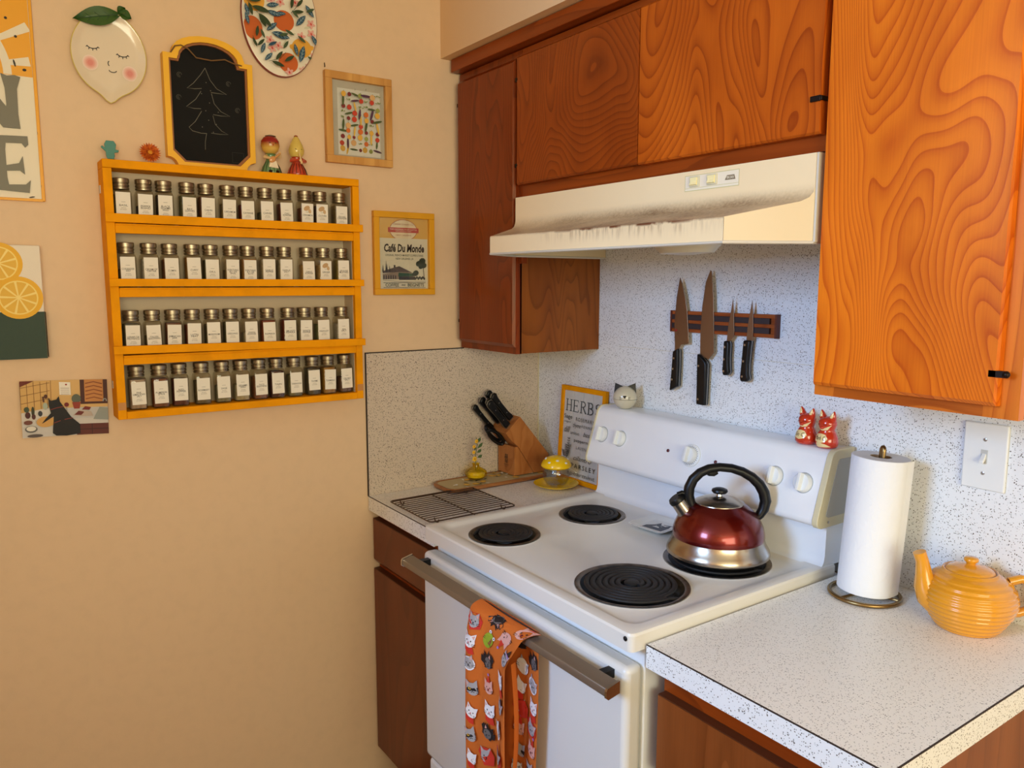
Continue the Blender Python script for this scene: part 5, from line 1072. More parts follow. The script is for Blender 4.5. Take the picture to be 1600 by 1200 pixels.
def serif(A_, ch, u, v, w, h_, s_, col):
    def ln(p, q, ww): A_.line([(u + p[0] * w, v + p[1] * h_), (u + q[0] * w, v + q[1] * h_)], ww, col)
    th, tn = s_, s_ * .5
    if ch == 'H': ln((.2, 0), (.2, 1), th); ln((.8, 0), (.8, 1), th); ln((.2, .52), (.8, .52), tn); [ln((a - .18, b), (a + .18, b), tn) for a in (.2, .8) for b in (0, 1)]
    if ch == 'E': ln((.2, 0), (.2, 1), th); ln((.02, 0), (.85, 0), tn); ln((.02, 1), (.82, 1), tn); ln((.2, .52), (.65, .52), tn); ln((.85, 0), (.88, .2), tn); ln((.82, 1), (.84, .82), tn); ln((.65, .42), (.65, .62), tn)
    if ch in 'RB':
        ln((.2, 0), (.2, 1), th); ln((.02, 0), (.38, 0), tn); ln((.02, 1), (.45, 1), tn)
        A_.arc(u + .42 * w, v + .76 * h_, .33 * w, .24 * h_, -PI / 2, PI / 2, th * .8, col); ln((.2, .52), (.45, .52), tn)
        if ch == 'R': ln((.45, .52), (.88, .0), th); ln((.78, 0), (.98, 0), tn)
        else: A_.arc(u + .42 * w, v + .26 * h_, .42 * w, .26 * h_, -PI / 2, PI / 2, th * .8, col); ln((.2, 0), (.45, 0), tn)
    if ch == 'S':
        pts = [(.82, .82), (.65, .98), (.4, 1), (.2, .86), (.2, .68), (.42, .55), (.68, .44), (.84, .28), (.78, .1), (.55, 0), (.3, .02), (.14, .2)]
        A_.line([(u + a * w, v + b * h_) for a, b in pts], [tn, tn, tn, th, th, th, th, th, th, tn, tn, tn], col)
for k, ch in enumerate('HERBS'): serif(A, ch, 0.021 + k * 0.0355, 0.226, 0.033, 0.036, 0.0042, hk)
def sc2(t, u, v, s_, fit, shear=0.0, col=hk, bold=0.0, spacing=1.0): A.text(t, u, v, s_, col, shear=shear, fit=fit, bold=bold, spacing=spacing)
sc2('Sage', 0.039, 0.207, 0.020, 0.040); sc2('ROSEMARY', 0.121, 0.203, 0.017, 0.088, spacing=1.3); sc2('oregano', 0.036, 0.191, 0.010, 0.034, col=hl); sc2('thyme', 0.083, 0.183, 0.021, 0.038, 0.4, (96, 98, 98)); sc2('FENNEL', 0.138, 0.183, 0.013, 0.060, spacing=1.3)
sc2('dill', 0.034, 0.165, 0.028, 0.030, 0.4, (96, 98, 98)); sc2('anise', 0.076, 0.158, 0.016, 0.044, col=hl); sc2('basil', 0.136, 0.160, 0.021, 0.044, 0.4, (96, 98, 98))
sc2('peppermint', 0.120, 0.136, 0.015, 0.090, col=hk); sc2('LAVENDER', 0.128, 0.113, 0.014, 0.082, col=hl, spacing=1.2); sc2('cilantro', 0.118, 0.080, 0.022, 0.086, 0.4, (96, 98, 98)); sc2('PARSLEY', 0.126, 0.054, 0.021, 0.116, col=hk, spacing=1.3, bold=0.006); sc2('spearmint', 0.118, 0.030, 0.020, 0.132, col=hl)
for du, top in ((0.052, 0.142), (0.040, 0.118), (0.062, 0.120), (0.028, 0.098), (0.058, 0.098)):
    A.line([(0.042, 0.064), (du, top)], 0.0008, hk)
    for k in range(6): t = 0.42 + k * 0.1; u, v = 0.042 + (du - 0.042) * t, 0.064 + (top - 0.064) * t; A.leaf(u, v, 0.008, 0.0014, 0.6, hk); A.leaf(u, v, 0.008, 0.0014, 2.5, hk)
A.build('lettering', hs)

# ================================================================== on the stove
ZC = CT + 0.0065 + 0.0037
# kettle
KC = Vector((0.990, -0.240, ZC)); kt = thing('kettle', 'dark red whistling kettle with steel base on the rear right burner', 'kettle', tuple(KC))
red_m, rnt, rp = base_mat('metallic_red_enamel'); rp.inputs['Base Color'].default_value = rgb(112, 20, 12); rp.inputs['Metallic'].default_value = 0.75; rp.inputs['Roughness'].default_value = 0.26; rp.inputs['Coat Weight'].default_value = 0.6; rp.inputs['Coat Roughness'].default_value = 0.12
worn = pm('worn_kettle_steel', rgb(176, 166, 152), 0.24, metal=1.0, bump=0.06, bscale=120)
KS = 0.885
kc = tuple(KC)
MB().lathe([(0.086, 0.00000), (0.094, 0.00089), (0.098, 0.00443), (0.101, 0.01150), (0.098, 0.01283)], kc, 56).build('base_plate', M['black_plastic'], kt)
MB().lathe([(0.099, 0.01292), (0.1075, 0.01106), (0.1125, 0.01460), (0.1130, 0.01770), (0.1115, 0.02389), (0.1080, 0.03009), (0.1035, 0.03805), (0.1005, 0.04602), (0.0995, 0.05000)], kc, 64, cap=False).build('steel_band', worn, kt)
MB().lathe([(0.0998, 0.05009), (0.1003, 0.05487), (0.0995, 0.06372), (0.0965, 0.07611), (0.0910, 0.08850), (0.0830, 0.10089), (0.0725, 0.11195), (0.0610, 0.12125), (0.0535, 0.12611)], kc, 64, cap=False).build('body', red_m, kt)
ldk = MB().lathe([(0.0530, 0.12567), (0.0545, 0.12638), (0.0540, 0.12788), (0.0500, 0.12965), (0.0400, 0.13452), (0.0250, 0.13895), (0.0100, 0.14072), (0.001, 0.14089)], kc, 48).build('lid', worn, kt)
MB().lathe([(0.0075, 0.13983), (0.0070, 0.14160), (0.0062, 0.14514), (0.0075, 0.14735)], kc, 20).build('knob_stem', M['chrome'], ldk)
MB().lathe([(0.006, 0.14691), (0.0150, 0.14797), (0.0178, 0.15178), (0.0165, 0.15576), (0.0100, 0.15859), (0.001, 0.15948)], kc, 28).build('knob', M['black_plastic'], ldk)
ka = Vector((0.60, 0.80, 0)).normalized()          # handle plane, right end in the picture
def kp(r_, z): return tuple(KC + ka * r_ + ZAX * z * KS)
def kell(path, a, b, name, mat, par, n=14):
    """swept band: half width a across the handle plane, half depth b within it"""
    P = [Vector(p_) for p_ in path]; ac = Vector((-ka.y, ka.x, 0)); loops = []
    for i, p_ in enumerate(P):
        t = (P[min(i + 1, len(P) - 1)] - P[max(i - 1, 0)]).normalized(); nn = t.cross(ac).normalized()
        aa = a[i] if isinstance(a, list) else a; bb = b[i] if isinstance(b, list) else b
        loops.append([tuple(p_ + ac * aa * math.cos(2 * PI * k / n) + nn * bb * math.sin(2 * PI * k / n)) for k in range(n)])
    return MB().ring(loops).build(name, mat, par, angle=60)
hp = [(a_ + 0.010, b_) for a_, b_ in [(-0.066, 0.128), (-0.0745, 0.142), (-0.0785, 0.160), (-0.0770, 0.180), (-0.0690, 0.201), (-0.0540, 0.218), (-0.0350, 0.2285), (-0.0120, 0.2325), (0.0140, 0.2300), (0.0380, 0.2215), (0.0590, 0.2080), (0.0760, 0.1900), (0.0870, 0.1690), (0.0915, 0.1470), (0.0880, 0.1270), (0.0800, 0.1120), (0.0720, 0.1020)]]
ho = kell([kp(a, b) for a, b in hp], [0.012] * 3 + [0.0115] * 10 + [0.0125] * 4, [0.0105, 0.0120, 0.0122, 0.0118, 0.0112, 0.0105, 0.0098, 0.0095, 0.0098, 0.0104, 0.0112, 0.0120, 0.0124, 0.0124, 0.0118, 0.0100, 0.0080], 'handle', M['black_plastic'], kt)
MB().tube([kp(-0.034, 0.2200), kp(-0.024, 0.2165), kp(-0.014, 0.2160), kp(-0.006, 0.2190)], [0.004, 0.0065, 0.0065, 0.004], 8).build('spout_trigger', M['black_plastic'], ho)
MB().lathe([(0.0035, -0.0005), (0.0035, 0.0005)], (0, 0, 0), 8)
so = kell([kp(-0.064, 0.104), kp(-0.080, 0.127), kp(-0.0925, 0.1465)], [0.0205, 0.0175, 0.0165], [0.0205, 0.0175, 0.0165], 'spout', worn, kt, 20)
kell([kp(-0.0905, 0.1440), kp(-0.0945, 0.1500), kp(-0.0975, 0.1545)], [0.0185, 0.0190, 0.0165], [0.0185, 0.0190, 0.0165], 'whistle_cap', M['black_plastic'], so, 20)
kell([kp(-0.0930, 0.1620), kp(-0.083, 0.1670), kp(-0.072, 0.1630)], 0.006, 0.0045, 'cap_lever', M['black_plastic'], so, 10)
# small square dish
ds = thing('spoon_rest', 'small white square dish with a cat picture on the cooktop', 'dish', (0.746, -0.178, CT))
dM = Matrix.Translation((0.748, -0.180, CT + 0.0004)) @ Matrix.Rotation(math.radians(6), 4, 'Z')
def drr(h_, r_, z): return rrect(-h_, h_, -h_, h_, r_, z, 5)
m_ = MB(); m_.M = dM; m_.ring([drr(0.034, .010, 0), drr(0.040, .012, 0.002), drr(0.056, .014, 0.0125), drr(0.0575, .014, 0.0140), drr(0.0555, .014, 0.0142), drr(0.043, .012, 0.0070), drr(0.038, .010, 0.0058)], 0).build('dish', M['white_glaze'], ds)
A = Art(fn=lambda u, v, h_: tuple(dM @ Vector((u, v, 0.0059 + h_)))); gk = (96, 98, 104)
A.rect(-.0365, -.0365, .0365, .0365, (240, 238, 232)); A.poly([(-.028, -.030), (.032, -.030), (.032, .002), (.024, .024), (.016, .008), (.002, .010), (-.008, .026), (-.014, .004), (-.028, -.012)], gk)
A.poly([(-.010, -.012), (.012, -.012), (.006, -.004), (-.004, -.004)], (236, 234, 228)); A.line([(.006, .016), (.030, .022)], .004, gk)
for du in (-.006, .010): A.ell(du, .001, .0022, .0014, (236, 234, 228), n=8)
A.build('cat_picture', ds)
# cat-shaped ball on the control panel
kc2 = thing('cat_timer', 'round cream cat head with black ears on top of the stove', 'timer', (0.492, -0.062, 1.1928)); cb_c = (0.492, -0.062)
def catprof(z0, z1): return [(max(1e-4, math.sqrt(max(0, 0.0335 ** 2 - (z - 0.031) ** 2))), z) for z in [z0 + (z1 - z0) * k / 10 for k in range(11)]]
cm = pm('cream_ceramic', rgb(206, 196, 170), 0.25, coat=0.3)
MB().lathe([(0.001, 0.0)] + catprof(0.0002, 0.0275), (cb_c[0], cb_c[1], 1.1929), 36).build('lower_shell', cm, kc2)
MB().lathe(catprof(0.0283, 0.0642), (cb_c[0], cb_c[1], 1.1929), 36).build('upper_shell', cm, kc2)
vd = Vector((0.70, -0.70, 0)).normalized(); vs2 = Vector((0.70, 0.70, 0)).normalized(); c0 = Vector((cb_c[0], cb_c[1], 1.1929 + 0.031))
for g_ in (-1, 1):
    b0 = c0 + vs2 * g_ * 0.0185 + ZAX * 0.022; e = MB()
    p1, p2, p3 = b0 - vs2 * g_ * 0.0155 + ZAX * 0.010, b0 + vs2 * g_ * 0.0135 - ZAX * 0.010, b0 + vs2 * g_ * 0.0105 + ZAX * 0.021
    e.add([tuple(p1 + vd * .003), tuple(p2 + vd * .003), tuple(p3), tuple(b0 - vd * 0.012 + ZAX * 0.002)], [(0, 1, 2), (1, 3, 2), (3, 0, 2), (0, 3, 1)]).build('ear', M['black_plastic'], kc2, bevel=0.001)
nz = MB(); pn0 = c0 + vd * 0.0325 + ZAX * 0.005
nz.add([tuple(pn0 + vs2 * -0.0065 + ZAX * 0.005), tuple(pn0 + vs2 * 0.0065 + ZAX * 0.005), tuple(pn0 - ZAX * 0.006), tuple(pn0 + vd * 0.004 + ZAX * 0.001)], [(0, 2, 3), (2, 1, 3), (1, 0, 3), (0, 1, 2)]).build('nose', M['black_plastic'], kc2, bevel=0.0012)
for g_ in (-1, 1):
    for k in (-1, 0, 1): MB().tube([tuple(c0 + vd * 0.0325 + vs2 * g_ * 0.009 + ZAX * (0.001 + k * .002)), tuple(c0 + vd * 0.0300 + vs2 * g_ * 0.0155 + ZAX * (0.002 + k * .004))], 0.0004, 5).build('whisker', M['hinge'], kc2)
# fox salt and pepper
fox_r = pm('fox_red_glaze', rgb(198, 52, 26), 0.12, coat=0.7); fox_c = pm('fox_cream_glaze', rgb(240, 212, 150), 0.15, coat=0.6)
def fox(x, y, label, word, tailtip):
    r_ = thing('fox_shaker', label, 'shaker', (x, y, 1.1928), 'fox salt and pepper shakers'); Z = 1.1929
    prof = [(0.012, 0.0), (0.0205, 0.001), (0.0235, 0.006), (0.0240, 0.014), (0.0220, 0.024), (0.0180, 0.033), (0.0152, 0.038), (0.0165, 0.043), (0.0190, 0.050), (0.0188, 0.057), (0.0155, 0.063), (0.0085, 0.0675), (0.001, 0.069)]
    MB().lathe(prof, (x, y, Z), 36).build('body', fox_r, r_, angle=70)
    vd_ = Vector((0.62, -0.78, 0)).normalized(); fd = Vector((-0.14, -0.99, 0)).normalized(); sv_ = Vector((-fd.y, fd.x, 0)); c_ = Vector((x, y, Z))
    def pt(a, z, out=0.0):
        rr = 0.0
        for (r0, z0), (r1, z1) in zip(prof, prof[1:]):
            if z0 <= z <= z1: rr = r0 + (r1 - r0) * (z - z0) / max(1e-6, z1 - z0)
        d_ = fd * math.cos(a) + sv_ * math.sin(a); return c_ + d_ * (rr + out) + ZAX * z
    for g_ in (-1, 1):
        b = c_ + sv_ * g_ * 0.0105 + ZAX * 0.0590; tip = c_ + sv_ * g_ * 0.0170 + ZAX * 0.0815 + fd * 0.001
        ax_ = (tip - b).normalized(); q_ = ax_.to_track_quat('Z', 'Y').to_matrix().to_4x4(); ln_ = (tip - b).length
        e = MB(); e.M = Matrix.Translation(b) @ q_; e.lathe([(0.0085, 0.0), (0.0078, ln_ * .35), (0.0050, ln_ * .7), (0.0022, ln_ * .93), (0.0006, ln_)], n=16).build('ear', fox_r, r_)
        e = MB(); e.M = Matrix.Translation(b + fd * 0.0030) @ q_; e.lathe([(0.0040, ln_ * .22), (0.0050, ln_ * .40), (0.0036, ln_ * .65), (0.0008, ln_ * .90)], n=12).build('inner_ear', fox_c, r_)
    A = Art(fn=lambda u, v, h_: tuple(pt(u, v, h_)), h0=0.0004, step=0.00012)
    sgn = 1
    def patch(pts, col, n=10):
        """polygon in (angle, height), subdivided as strips between an upper and a lower edge"""
        A.up(); (ua, la) = pts; vs = []; fs = []
        for i in range(n + 1):
            t = i / n
            def ip(L_):
                q = t * (len(L_) - 1); k = min(int(q), len(L_) - 2); f_ = q - k; return (L_[k][0] + (L_[k + 1][0] - L_[k][0]) * f_, L_[k][1] + (L_[k + 1][1] - L_[k][1]) * f_)
            a, b = ip(ua), ip(la)
            for j in range(5): vs.append(A.fn(a[0] + (b[0] - a[0]) * j / 4, a[1] + (b[1] - a[1]) * j / 4, A.h))
        for i in range(n):
            for j in range(4): fs.append((i * 5 + j, (i + 1) * 5 + j, (i + 1) * 5 + j + 1, i * 5 + j + 1))
        A.mb.add(vs, fs, A.mi(col))
    cr = fox_c
    patch(([(-1.15, 0.052), (-0.5, 0.046), (0.0, 0.043), (0.5, 0.046), (1.15, 0.052)], [(-1.15, 0.0515), (-0.7, 0.0405), (0.0, 0.0385), (0.7, 0.0405), (1.15, 0.0515)]), cr, 16)
    patch(([(-0.95, 0.022), (-0.7, 0.030), (0.0, 0.0325), (0.5, 0.031), (0.72, 0.024)], [(-0.95, 0.020), (-0.7, 0.016), (0.0, 0.012), (0.5, 0.015), (0.72, 0.021)]), cr, 14)
    if tailtip: patch(([(-0.35, 0.0125), (0.1, 0.013), (0.6, 0.0105), (1.05, 0.0055)], [(-0.25, 0.003), (0.1, 0.003), (0.6, 0.0038), (1.05, 0.005)]), cr, 12)
    else: patch(([(-1.1, 0.016), (-0.8, 0.016), (-0.45, 0.013)], [(-1.1, 0.003), (-0.85, 0.003), (-0.6, 0.008)]), cr, 8)
    A2 = Art(fn=lambda u, v, h_: tuple(pt(u / 0.0235 - 0.05, v + 0.0225, h_)), h0=0.0011)
    A2.text(word, 0, 0, 0.0125, (58, 44, 30), shear=0.3, fit=0.026)
    for a in (-0.42, 0.42): A2.fn = (lambda u, v, h_, a=a: tuple(pt(a + u / 0.019, 0.0525 + v, h_))); A2.arc(0, 0.001, 0.0035, 0.002, PI, 2 * PI, 0.0008, (40, 20, 16))
    A.build('cream_markings', r_); A2.build('lettering', r_)
    nn = pt(0.0, 0.0445, 0.001); MB().ball(tuple(nn), 0.0028, 0.0028, 0.002, 10, 6).build('nose', dkp, r_)
    MB().ball(tuple(pt(0.0, 0.0455, -0.0015)), 0.0055, 0.0065, 0.004, 12, 8).build('muzzle', fox_r, r_)
fox(1.078, -0.060, 'red fox shaker nearer the stove knobs, left of the pair', 'Sin C', False)
fox(1.130, -0.062, 'red fox shaker with a cream tail tip, right of the pair', 'Mark C', True)

# ================================================================== knives on the magnetic strip
mg = thing('magnetic_strip', 'wooden magnetic knife strip on the speckled splashback', 'knife strip', (0.784, -0.012, 1.42))
sw = wood('strip_wood', rgb(168, 88, 44), rgb(140, 66, 32), 6.6, sx=20, sz=2, rings=5, axis='x')
for z0, z1 in ((1.4185, 1.4275), (1.4415, 1.4505), (1.4645, 1.4735)): MB().box(0.622, 0.950, -0.018, -0.0122, z0, z1).build('wood_slat', sw, mg, smooth=False, bevel=0.001)
for z0, z1 in ((1.4277, 1.4413), (1.4507, 1.4643)): MB().box(0.622, 0.935, -0.0185, -0.0122, z0, z1).build('magnet_bar', pm('dark_magnet', rgb(52, 42, 44), 0.5), mg, smooth=False)
MB().box(0.6222, 0.9500, -0.0120, -0.0046, 1.4180, 1.4740).build('backing_board', sw, mg, smooth=False)
for xa in (0.6165, 0.9502): MB().box(xa, xa + 0.0055, -0.019, -0.0045, 1.4175, 1.4745).build('end_block', pm('strip_end_wood', rgb(96, 44, 28), 0.5), mg, smooth=False)
def wall_knife(label, blade, handle, rivets, lean_mark=None, grind=None):
    bx_ = sum(a for a, b in blade) / len(blade); r_ = thing('chef_knife' if len(blade) > 6 else 'paring_knife', label, 'knife', (bx_, -0.021, min(b for a, b in handle)), 'knives on the magnetic strip')
    MB().prism(blade, 'y', -0.0212, -0.0192).build('blade', M['blade'], r_, bevel=0.0006)
    h_ = MB().prism(handle, 'y', -0.0295, -0.0110).build('handle', M['black_plastic'], r_, bevel=0.0035, seg=3)
    hx = [a for a, b in handle]
    t = [(a * 1.0 + (0.0012 if a > sum(hx) / len(hx) else 0), b) for a, b in handle]
    MB().prism(t, 'y', -0.0213, -0.0192).build('tang', M['steel'], r_, smooth=False)
    for u, v in rivets:
        k = MB(); k.M = Matrix.Translation((u, -0.0295, v)) @ Matrix.Rotation(PI / 2, 4, 'X'); k.lathe([(0.0028, -0.001), (0.0028, 0.0005), (0.001, 0.0008)], n=12).build('rivet', M['steel'], h_)
    if lean_mark:
        A = Art((lean_mark[0], -0.0213, lean_mark[1]), XAX, ZAX, -YAX); A.ell(0, 0, 0.0042, 0.0035, (156, 44, 34), n=12); A.line([(0.006, -0.004), (0.010, -0.009)], 0.0008, (90, 70, 60)); A.line([(0.003, -0.008), (0.009, -0.013)], 0.0008, (90, 70, 60)); A.build('maker_mark', r_)
    return r_
wall_knife('broad chef knife with a red mark, leftmost on the magnetic strip',
    [(0.6385, 1.365), (0.6340, 1.435), (0.6390, 1.508), (0.6490, 1.562), (0.6575, 1.547), (0.6700, 1.510), (0.6785, 1.470), (0.6835, 1.425), (0.6870, 1.394), (0.6860, 1.388), (0.6600, 1.384), (0.6530, 1.374), (0.6540, 1.365)],
    [(0.6370, 1.3650), (0.6545, 1.3740), (0.6560, 1.366), (0.6570, 1.330), (0.6560, 1.290), (0.6560, 1.272), (0.6290, 1.257), (0.6330, 1.300)], [(0.643, 1.347), (0.6405, 1.318), (0.6385, 1.289)], lean_mark=(0.641, 1.422))
wall_knife('long chef knife with a thick black handle, tallest on the strip',
    [(0.7270, 1.360), (0.7255, 1.420), (0.7290, 1.490), (0.7380, 1.550), (0.7520, 1.580), (0.7560, 1.577), (0.7640, 1.520), (0.7690, 1.450), (0.7720, 1.371), (0.7640, 1.362), (0.7560, 1.352)],
    [(0.7230, 1.3650), (0.7330, 1.3610), (0.7500, 1.3470), (0.7540, 1.340), (0.7540, 1.320), (0.7530, 1.2320), (0.7250, 1.2320), (0.7240, 1.300)], [(0.730, 1.334), (0.7320, 1.2465)])
wall_knife('small paring knife with a round-ended handle between the long knife and the last',
    [(0.8120, 1.403), (0.8150, 1.440), (0.8220, 1.480), (0.8265, 1.511), (0.8310, 1.480), (0.8345, 1.430), (0.8340, 1.417), (0.8240, 1.404)],
    [(0.8085, 1.4040), (0.8225, 1.4040), (0.8250, 1.396), (0.8240, 1.360), (0.8260, 1.336), (0.8280, 1.326), (0.8220, 1.318), (0.8100, 1.3170), (0.8070, 1.326), (0.8080, 1.360)], [(0.8135, 1.389), (0.8125, 1.358), (0.8125, 1.328)])
wall_knife('small paring knife with a long handle, rightmost on the strip',
    [(0.8720, 1.408), (0.8740, 1.440), (0.8800, 1.480), (0.8850, 1.508), (0.8890, 1.480), (0.8910, 1.440), (0.8910, 1.408)],
    [(0.8685, 1.4090), (0.8890, 1.4090), (0.8870, 1.390), (0.8840, 1.350), (0.8850, 1.328), (0.8880, 1.316), (0.8820, 1.308), (0.8650, 1.3070), (0.8620, 1.316), (0.8650, 1.350)], [(0.8745, 1.398), (0.8720, 1.358), (0.8700, 1.320)])
# light switch
ls = thing('light_switch', 'white toggle light switch plate on the right splashback', 'switch', (1.4275, -0.006, 1.157))
MB().box(1.388, 1.467, -0.011, -0.0045, 1.157, 1.286).build('plate', M['white_plastic'], ls, bevel=0.003, seg=3)
MB().box(1.4215, 1.4335, -0.0118, -0.0108, 1.2085, 1.2345).build('toggle_slot', pm('toggle_slot', rgb(196, 194, 186), 0.5), ls, smooth=False)
MB().prism([(-0.0112, 1.2170), (-0.0215, 1.2090), (-0.0225, 1.2150), (-0.0112, 1.2280)], 'x', 1.4235, 1.4315).build('toggle', M['white_plastic'], ls, bevel=0.001)
for z in (1.189, 1.254):
    k = MB(); k.M = Matrix.Translation((1.4275, -0.011, z)) @ Matrix.Rotation(PI / 2, 4, 'X'); o = k.lathe([(0.0036, -0.001), (0.0034, 0.0008), (0.002, 0.0013)], n=14).build('plate_screw', M['steel'], ls)

# ================================================================== right worktop
# paper towel holder and roll
PC = Vector((1.266, -0.113, WT)); tiltv = (Vector((0, 0, 1)) + Vector((0.572, 0.82, 0)) * 0.055).normalized()
hd_ = thing('paper_towel_holder', 'antique brass paper towel holder with a ring base on the right worktop', 'paper towel holder', tuple(PC))
MB().tube([tuple(PC + Vector((0.067 * math.cos(2 * PI * i / 48), 0.067 * math.sin(2 * PI * i / 48), 0.0045))) for i in range(48)], 0.0042, 10, closed=True).build('ring_base', M['brass'], hd_)
for a in (0.3, 0.3 + 2 * PI / 3, 0.3 + 4 * PI / 3): MB().tube([tuple(PC + Vector((0.064 * math.cos(a), 0.064 * math.sin(a), 0.0045))), tuple(PC + Vector((0.004 * math.cos(a), 0.004 * math.sin(a), 0.008)))], 0.0028, 8).build('base_spoke', M['brass'], hd_)
tp = PC + tiltv * 0.302
lp_ = [tuple(PC + tiltv * 0.006), tuple(PC + tiltv * 0.15), tuple(tp)]
sdv = Vector((0.55, 0.835, 0)) * -1
for k in range(1, 9): t = PI * k / 8; lp_.append(tuple(tp + tiltv * 0.0085 * math.sin(t) + sdv * -1 * 0.0 + Vector((0.82, -0.57, 0)) * 0.0045 * (1 - math.cos(t))))
lp_.append(tuple(tp + Vector((0.82, -0.57, 0)) * 0.009 - tiltv * 0.02)); MB().tube(lp_, 0.0046, 10).build('post', M['brass'], hd_)
roll_m = pm('embossed_paper_towel', rgb(238, 237, 236), 0.9)
nt_ = roll_m.node_tree; tcx = nt_.nodes.new('ShaderNodeTexCoord'); wv = nt_.nodes.new('ShaderNodeTexVoronoi'); wv.feature = 'DISTANCE_TO_EDGE'; wv.inputs['Scale'].default_value = 55
nzz = nt_.nodes.new('ShaderNodeTexNoise'); nzz.inputs['Scale'].default_value = 40; nt_.links.new(tcx.outputs['Object'], nzz.inputs['Vector'])
vadd = nt_.nodes.new('ShaderNodeVectorMath'); vadd.operation = 'MULTIPLY_ADD'; vadd.inputs[1].default_value = (0.03, 0.03, 0.03); nt_.links.new(nzz.outputs['Color'], vadd.inputs[0]); nt_.links.new(tcx.outputs['Object'], vadd.inputs[2]); nt_.links.new(vadd.outputs[0], wv.inputs['Vector'])
bmp = nt_.nodes.new('ShaderNodeBump'); bmp.inputs['Strength'].default_value = 0.7; bmp.inputs['Distance'].default_value = 0.0012; nt_.links.new(wv.outputs['Distance'], bmp.inputs['Height']); nt_.links.new(bmp.outputs[0], nt_.nodes['Principled BSDF'].inputs['Normal'])
RB = PC + tiltv * 0.014
rollM = Matrix.Translation(RB) @ tiltv.to_track_quat('Z', 'Y').to_matrix().to_4x4()
rt = thing('paper_towel_roll', 'white paper towel roll on the brass holder', 'paper towel', tuple(RB))
m_ = MB(); m_.M = rollM; m_.lathe([(0.0205, 0.0), (0.0535, 0.0), (0.0545, 0.001), (0.0545, 0.276), (0.0535, 0.277), (0.0205, 0.277), (0.0205, 0.0)], n=64, cap=False).build('roll', roll_m, rt)
m_ = MB(); m_.M = rollM; m_.lathe([(0.0200, 0.0005), (0.0203, 0.2765), (0.0190, 0.2765), (0.0190, 0.0005)], n=36, cap=False).build('cardboard_core', pm('cardboard', rgb(156, 128, 96), 0.85), rt)
m_ = MB(); m_.M = rollM; a0 = 3.75
m_.surf(lambda u, v: ((0.0546 + 0.006 * u * u) * math.cos(a0 + 0.55 * u), (0.0546 + 0.006 * u * u) * math.sin(a0 + 0.55 * u), 0.001 + 0.275 * v), 8, 1).build('loose_sheet', roll_m, rt, fixn=False)
# teapot
TC = (1.456, -0.094, WT); tp_ = thing('teapot', 'mustard yellow ribbed ceramic teapot on the right worktop', 'teapot', TC)
tg_ = pm('mustard_glaze', rgb(226, 152, 36), 0.2, coat=0.6, var=0.08, bscale=60)
base = [(0.050, 0.0), (0.054, 0.003), (0.064, 0.018), (0.074, 0.036), (0.0795, 0.054), (0.080, 0.066), (0.0765, 0.080), (0.068, 0.092), (0.056, 0.101), (0.047, 0.105)]
prof = []
for i in range(121):
    q = i / 120 * (len(base) - 1); k = min(int(q), len(base) - 2); f_ = q - k; f2 = f_
    r0, z0 = base[k]; r1, z1 = base[k + 1]
    r_, z_ = r0 + (r1 - r0) * f2, z0 + (z1 - z0) * f2
    prof.append((r_ + (0.0010 * math.cos(z_ / 0.0090 * 2 * PI) if 0.004 < z_ < 0.098 else 0), z_))
MB().lathe([(0.03, 0.0015)] + prof + [(0.0455, 0.1105), (0.0430, 0.1105), (0.0415, 0.105)], TC, 64).build('body', tg_, tp_, angle=80)
ldt = MB().lathe([(0.0410, 0.1055), (0.0415, 0.1085), (0.036, 0.1135), (0.024, 0.1180), (0.012, 0.1200), (0.0075, 0.1215), (0.0085, 0.1245), (0.0120, 0.1275), (0.0125, 0.1310), (0.0100, 0.1340), (0.001, 0.1350)], TC, 48).build('lid', tg_, tp_, angle=60)
ta = Vector((-0.62, -0.785, 0)).normalized() if False else Vector((-0.72, -0.69, 0)).normalized()       # spout direction
Tc = Vector(TC)
def tpt(r_, z): return tuple(Tc + ta * r_ + ZAX * z)
MB().tube([tpt(0.052, 0.045), tpt(0.066, 0.056), tpt(0.0755, 0.076), tpt(0.079, 0.099), tpt(0.083, 0.121), tpt(0.089, 0.138)], [0.027, 0.0250, 0.0195, 0.0145, 0.0115, 0.0115], 20).build('spout', tg_, tp_, angle=70)
hb_ = -ta
MB().tube([tuple(Tc + hb_ * a + ZAX * b) for a, b in ((0.066, 0.092), (0.085, 0.099), (0.103, 0.095), (0.114, 0.080), (0.114, 0.060), (0.102, 0.042), (0.086, 0.034), (0.064, 0.032))], [0.0085, 0.008, 0.0078, 0.0078, 0.0078, 0.0078, 0.008, 0.0085], 14).build('handle', tg_, tp_, angle=70)

# ================================================================== towel on the oven handle
tw = thing('kitchen_towel', 'orange kitchen towel printed with costumed cats over the oven handle', 'towel', (0.81, -0.71, 0.36))
tm = pm('orange_cotton', rgb(206, 104, 30), 0.9, bump=0.3, bscale=900)
LT = 0.50
def front(u, v, h_=0.0):        # u across 0..1, v along from the handle top (0) down (1)
    d = v * LT; narrow = 1 - 0.28 * min(1, d / 0.10) ** 0.8
    x = 0.742 + 0.215 * u * narrow
    if d < 0.03: a = d / 0.03 * PI / 2; y = -0.7075 - 0.0255 * math.sin(a); z = 0.8675 - 0.014 * (1 - math.cos(a))
    else: y = -0.733 - 0.004 * math.sin(min(1, (d - .03) / .1) * PI / 2); z = 0.8535 - (d - 0.03)
    s_ = min(1, d / 0.08)
    y += s_ * (-0.007 * math.sin(u * 7.5 + 0.6) - 0.004 * math.sin(u * 13 + v * 3)) - 0.006 * s_
    z -= (1 - s_) * 0.004 * math.sin(u * PI)
    e = 0.004
    return (x, y, z) if not h_ else (x + 0.0, y - h_ * (1 if d > 0.02 else 0.7), z + h_ * (0 if d > 0.03 else 0.8))
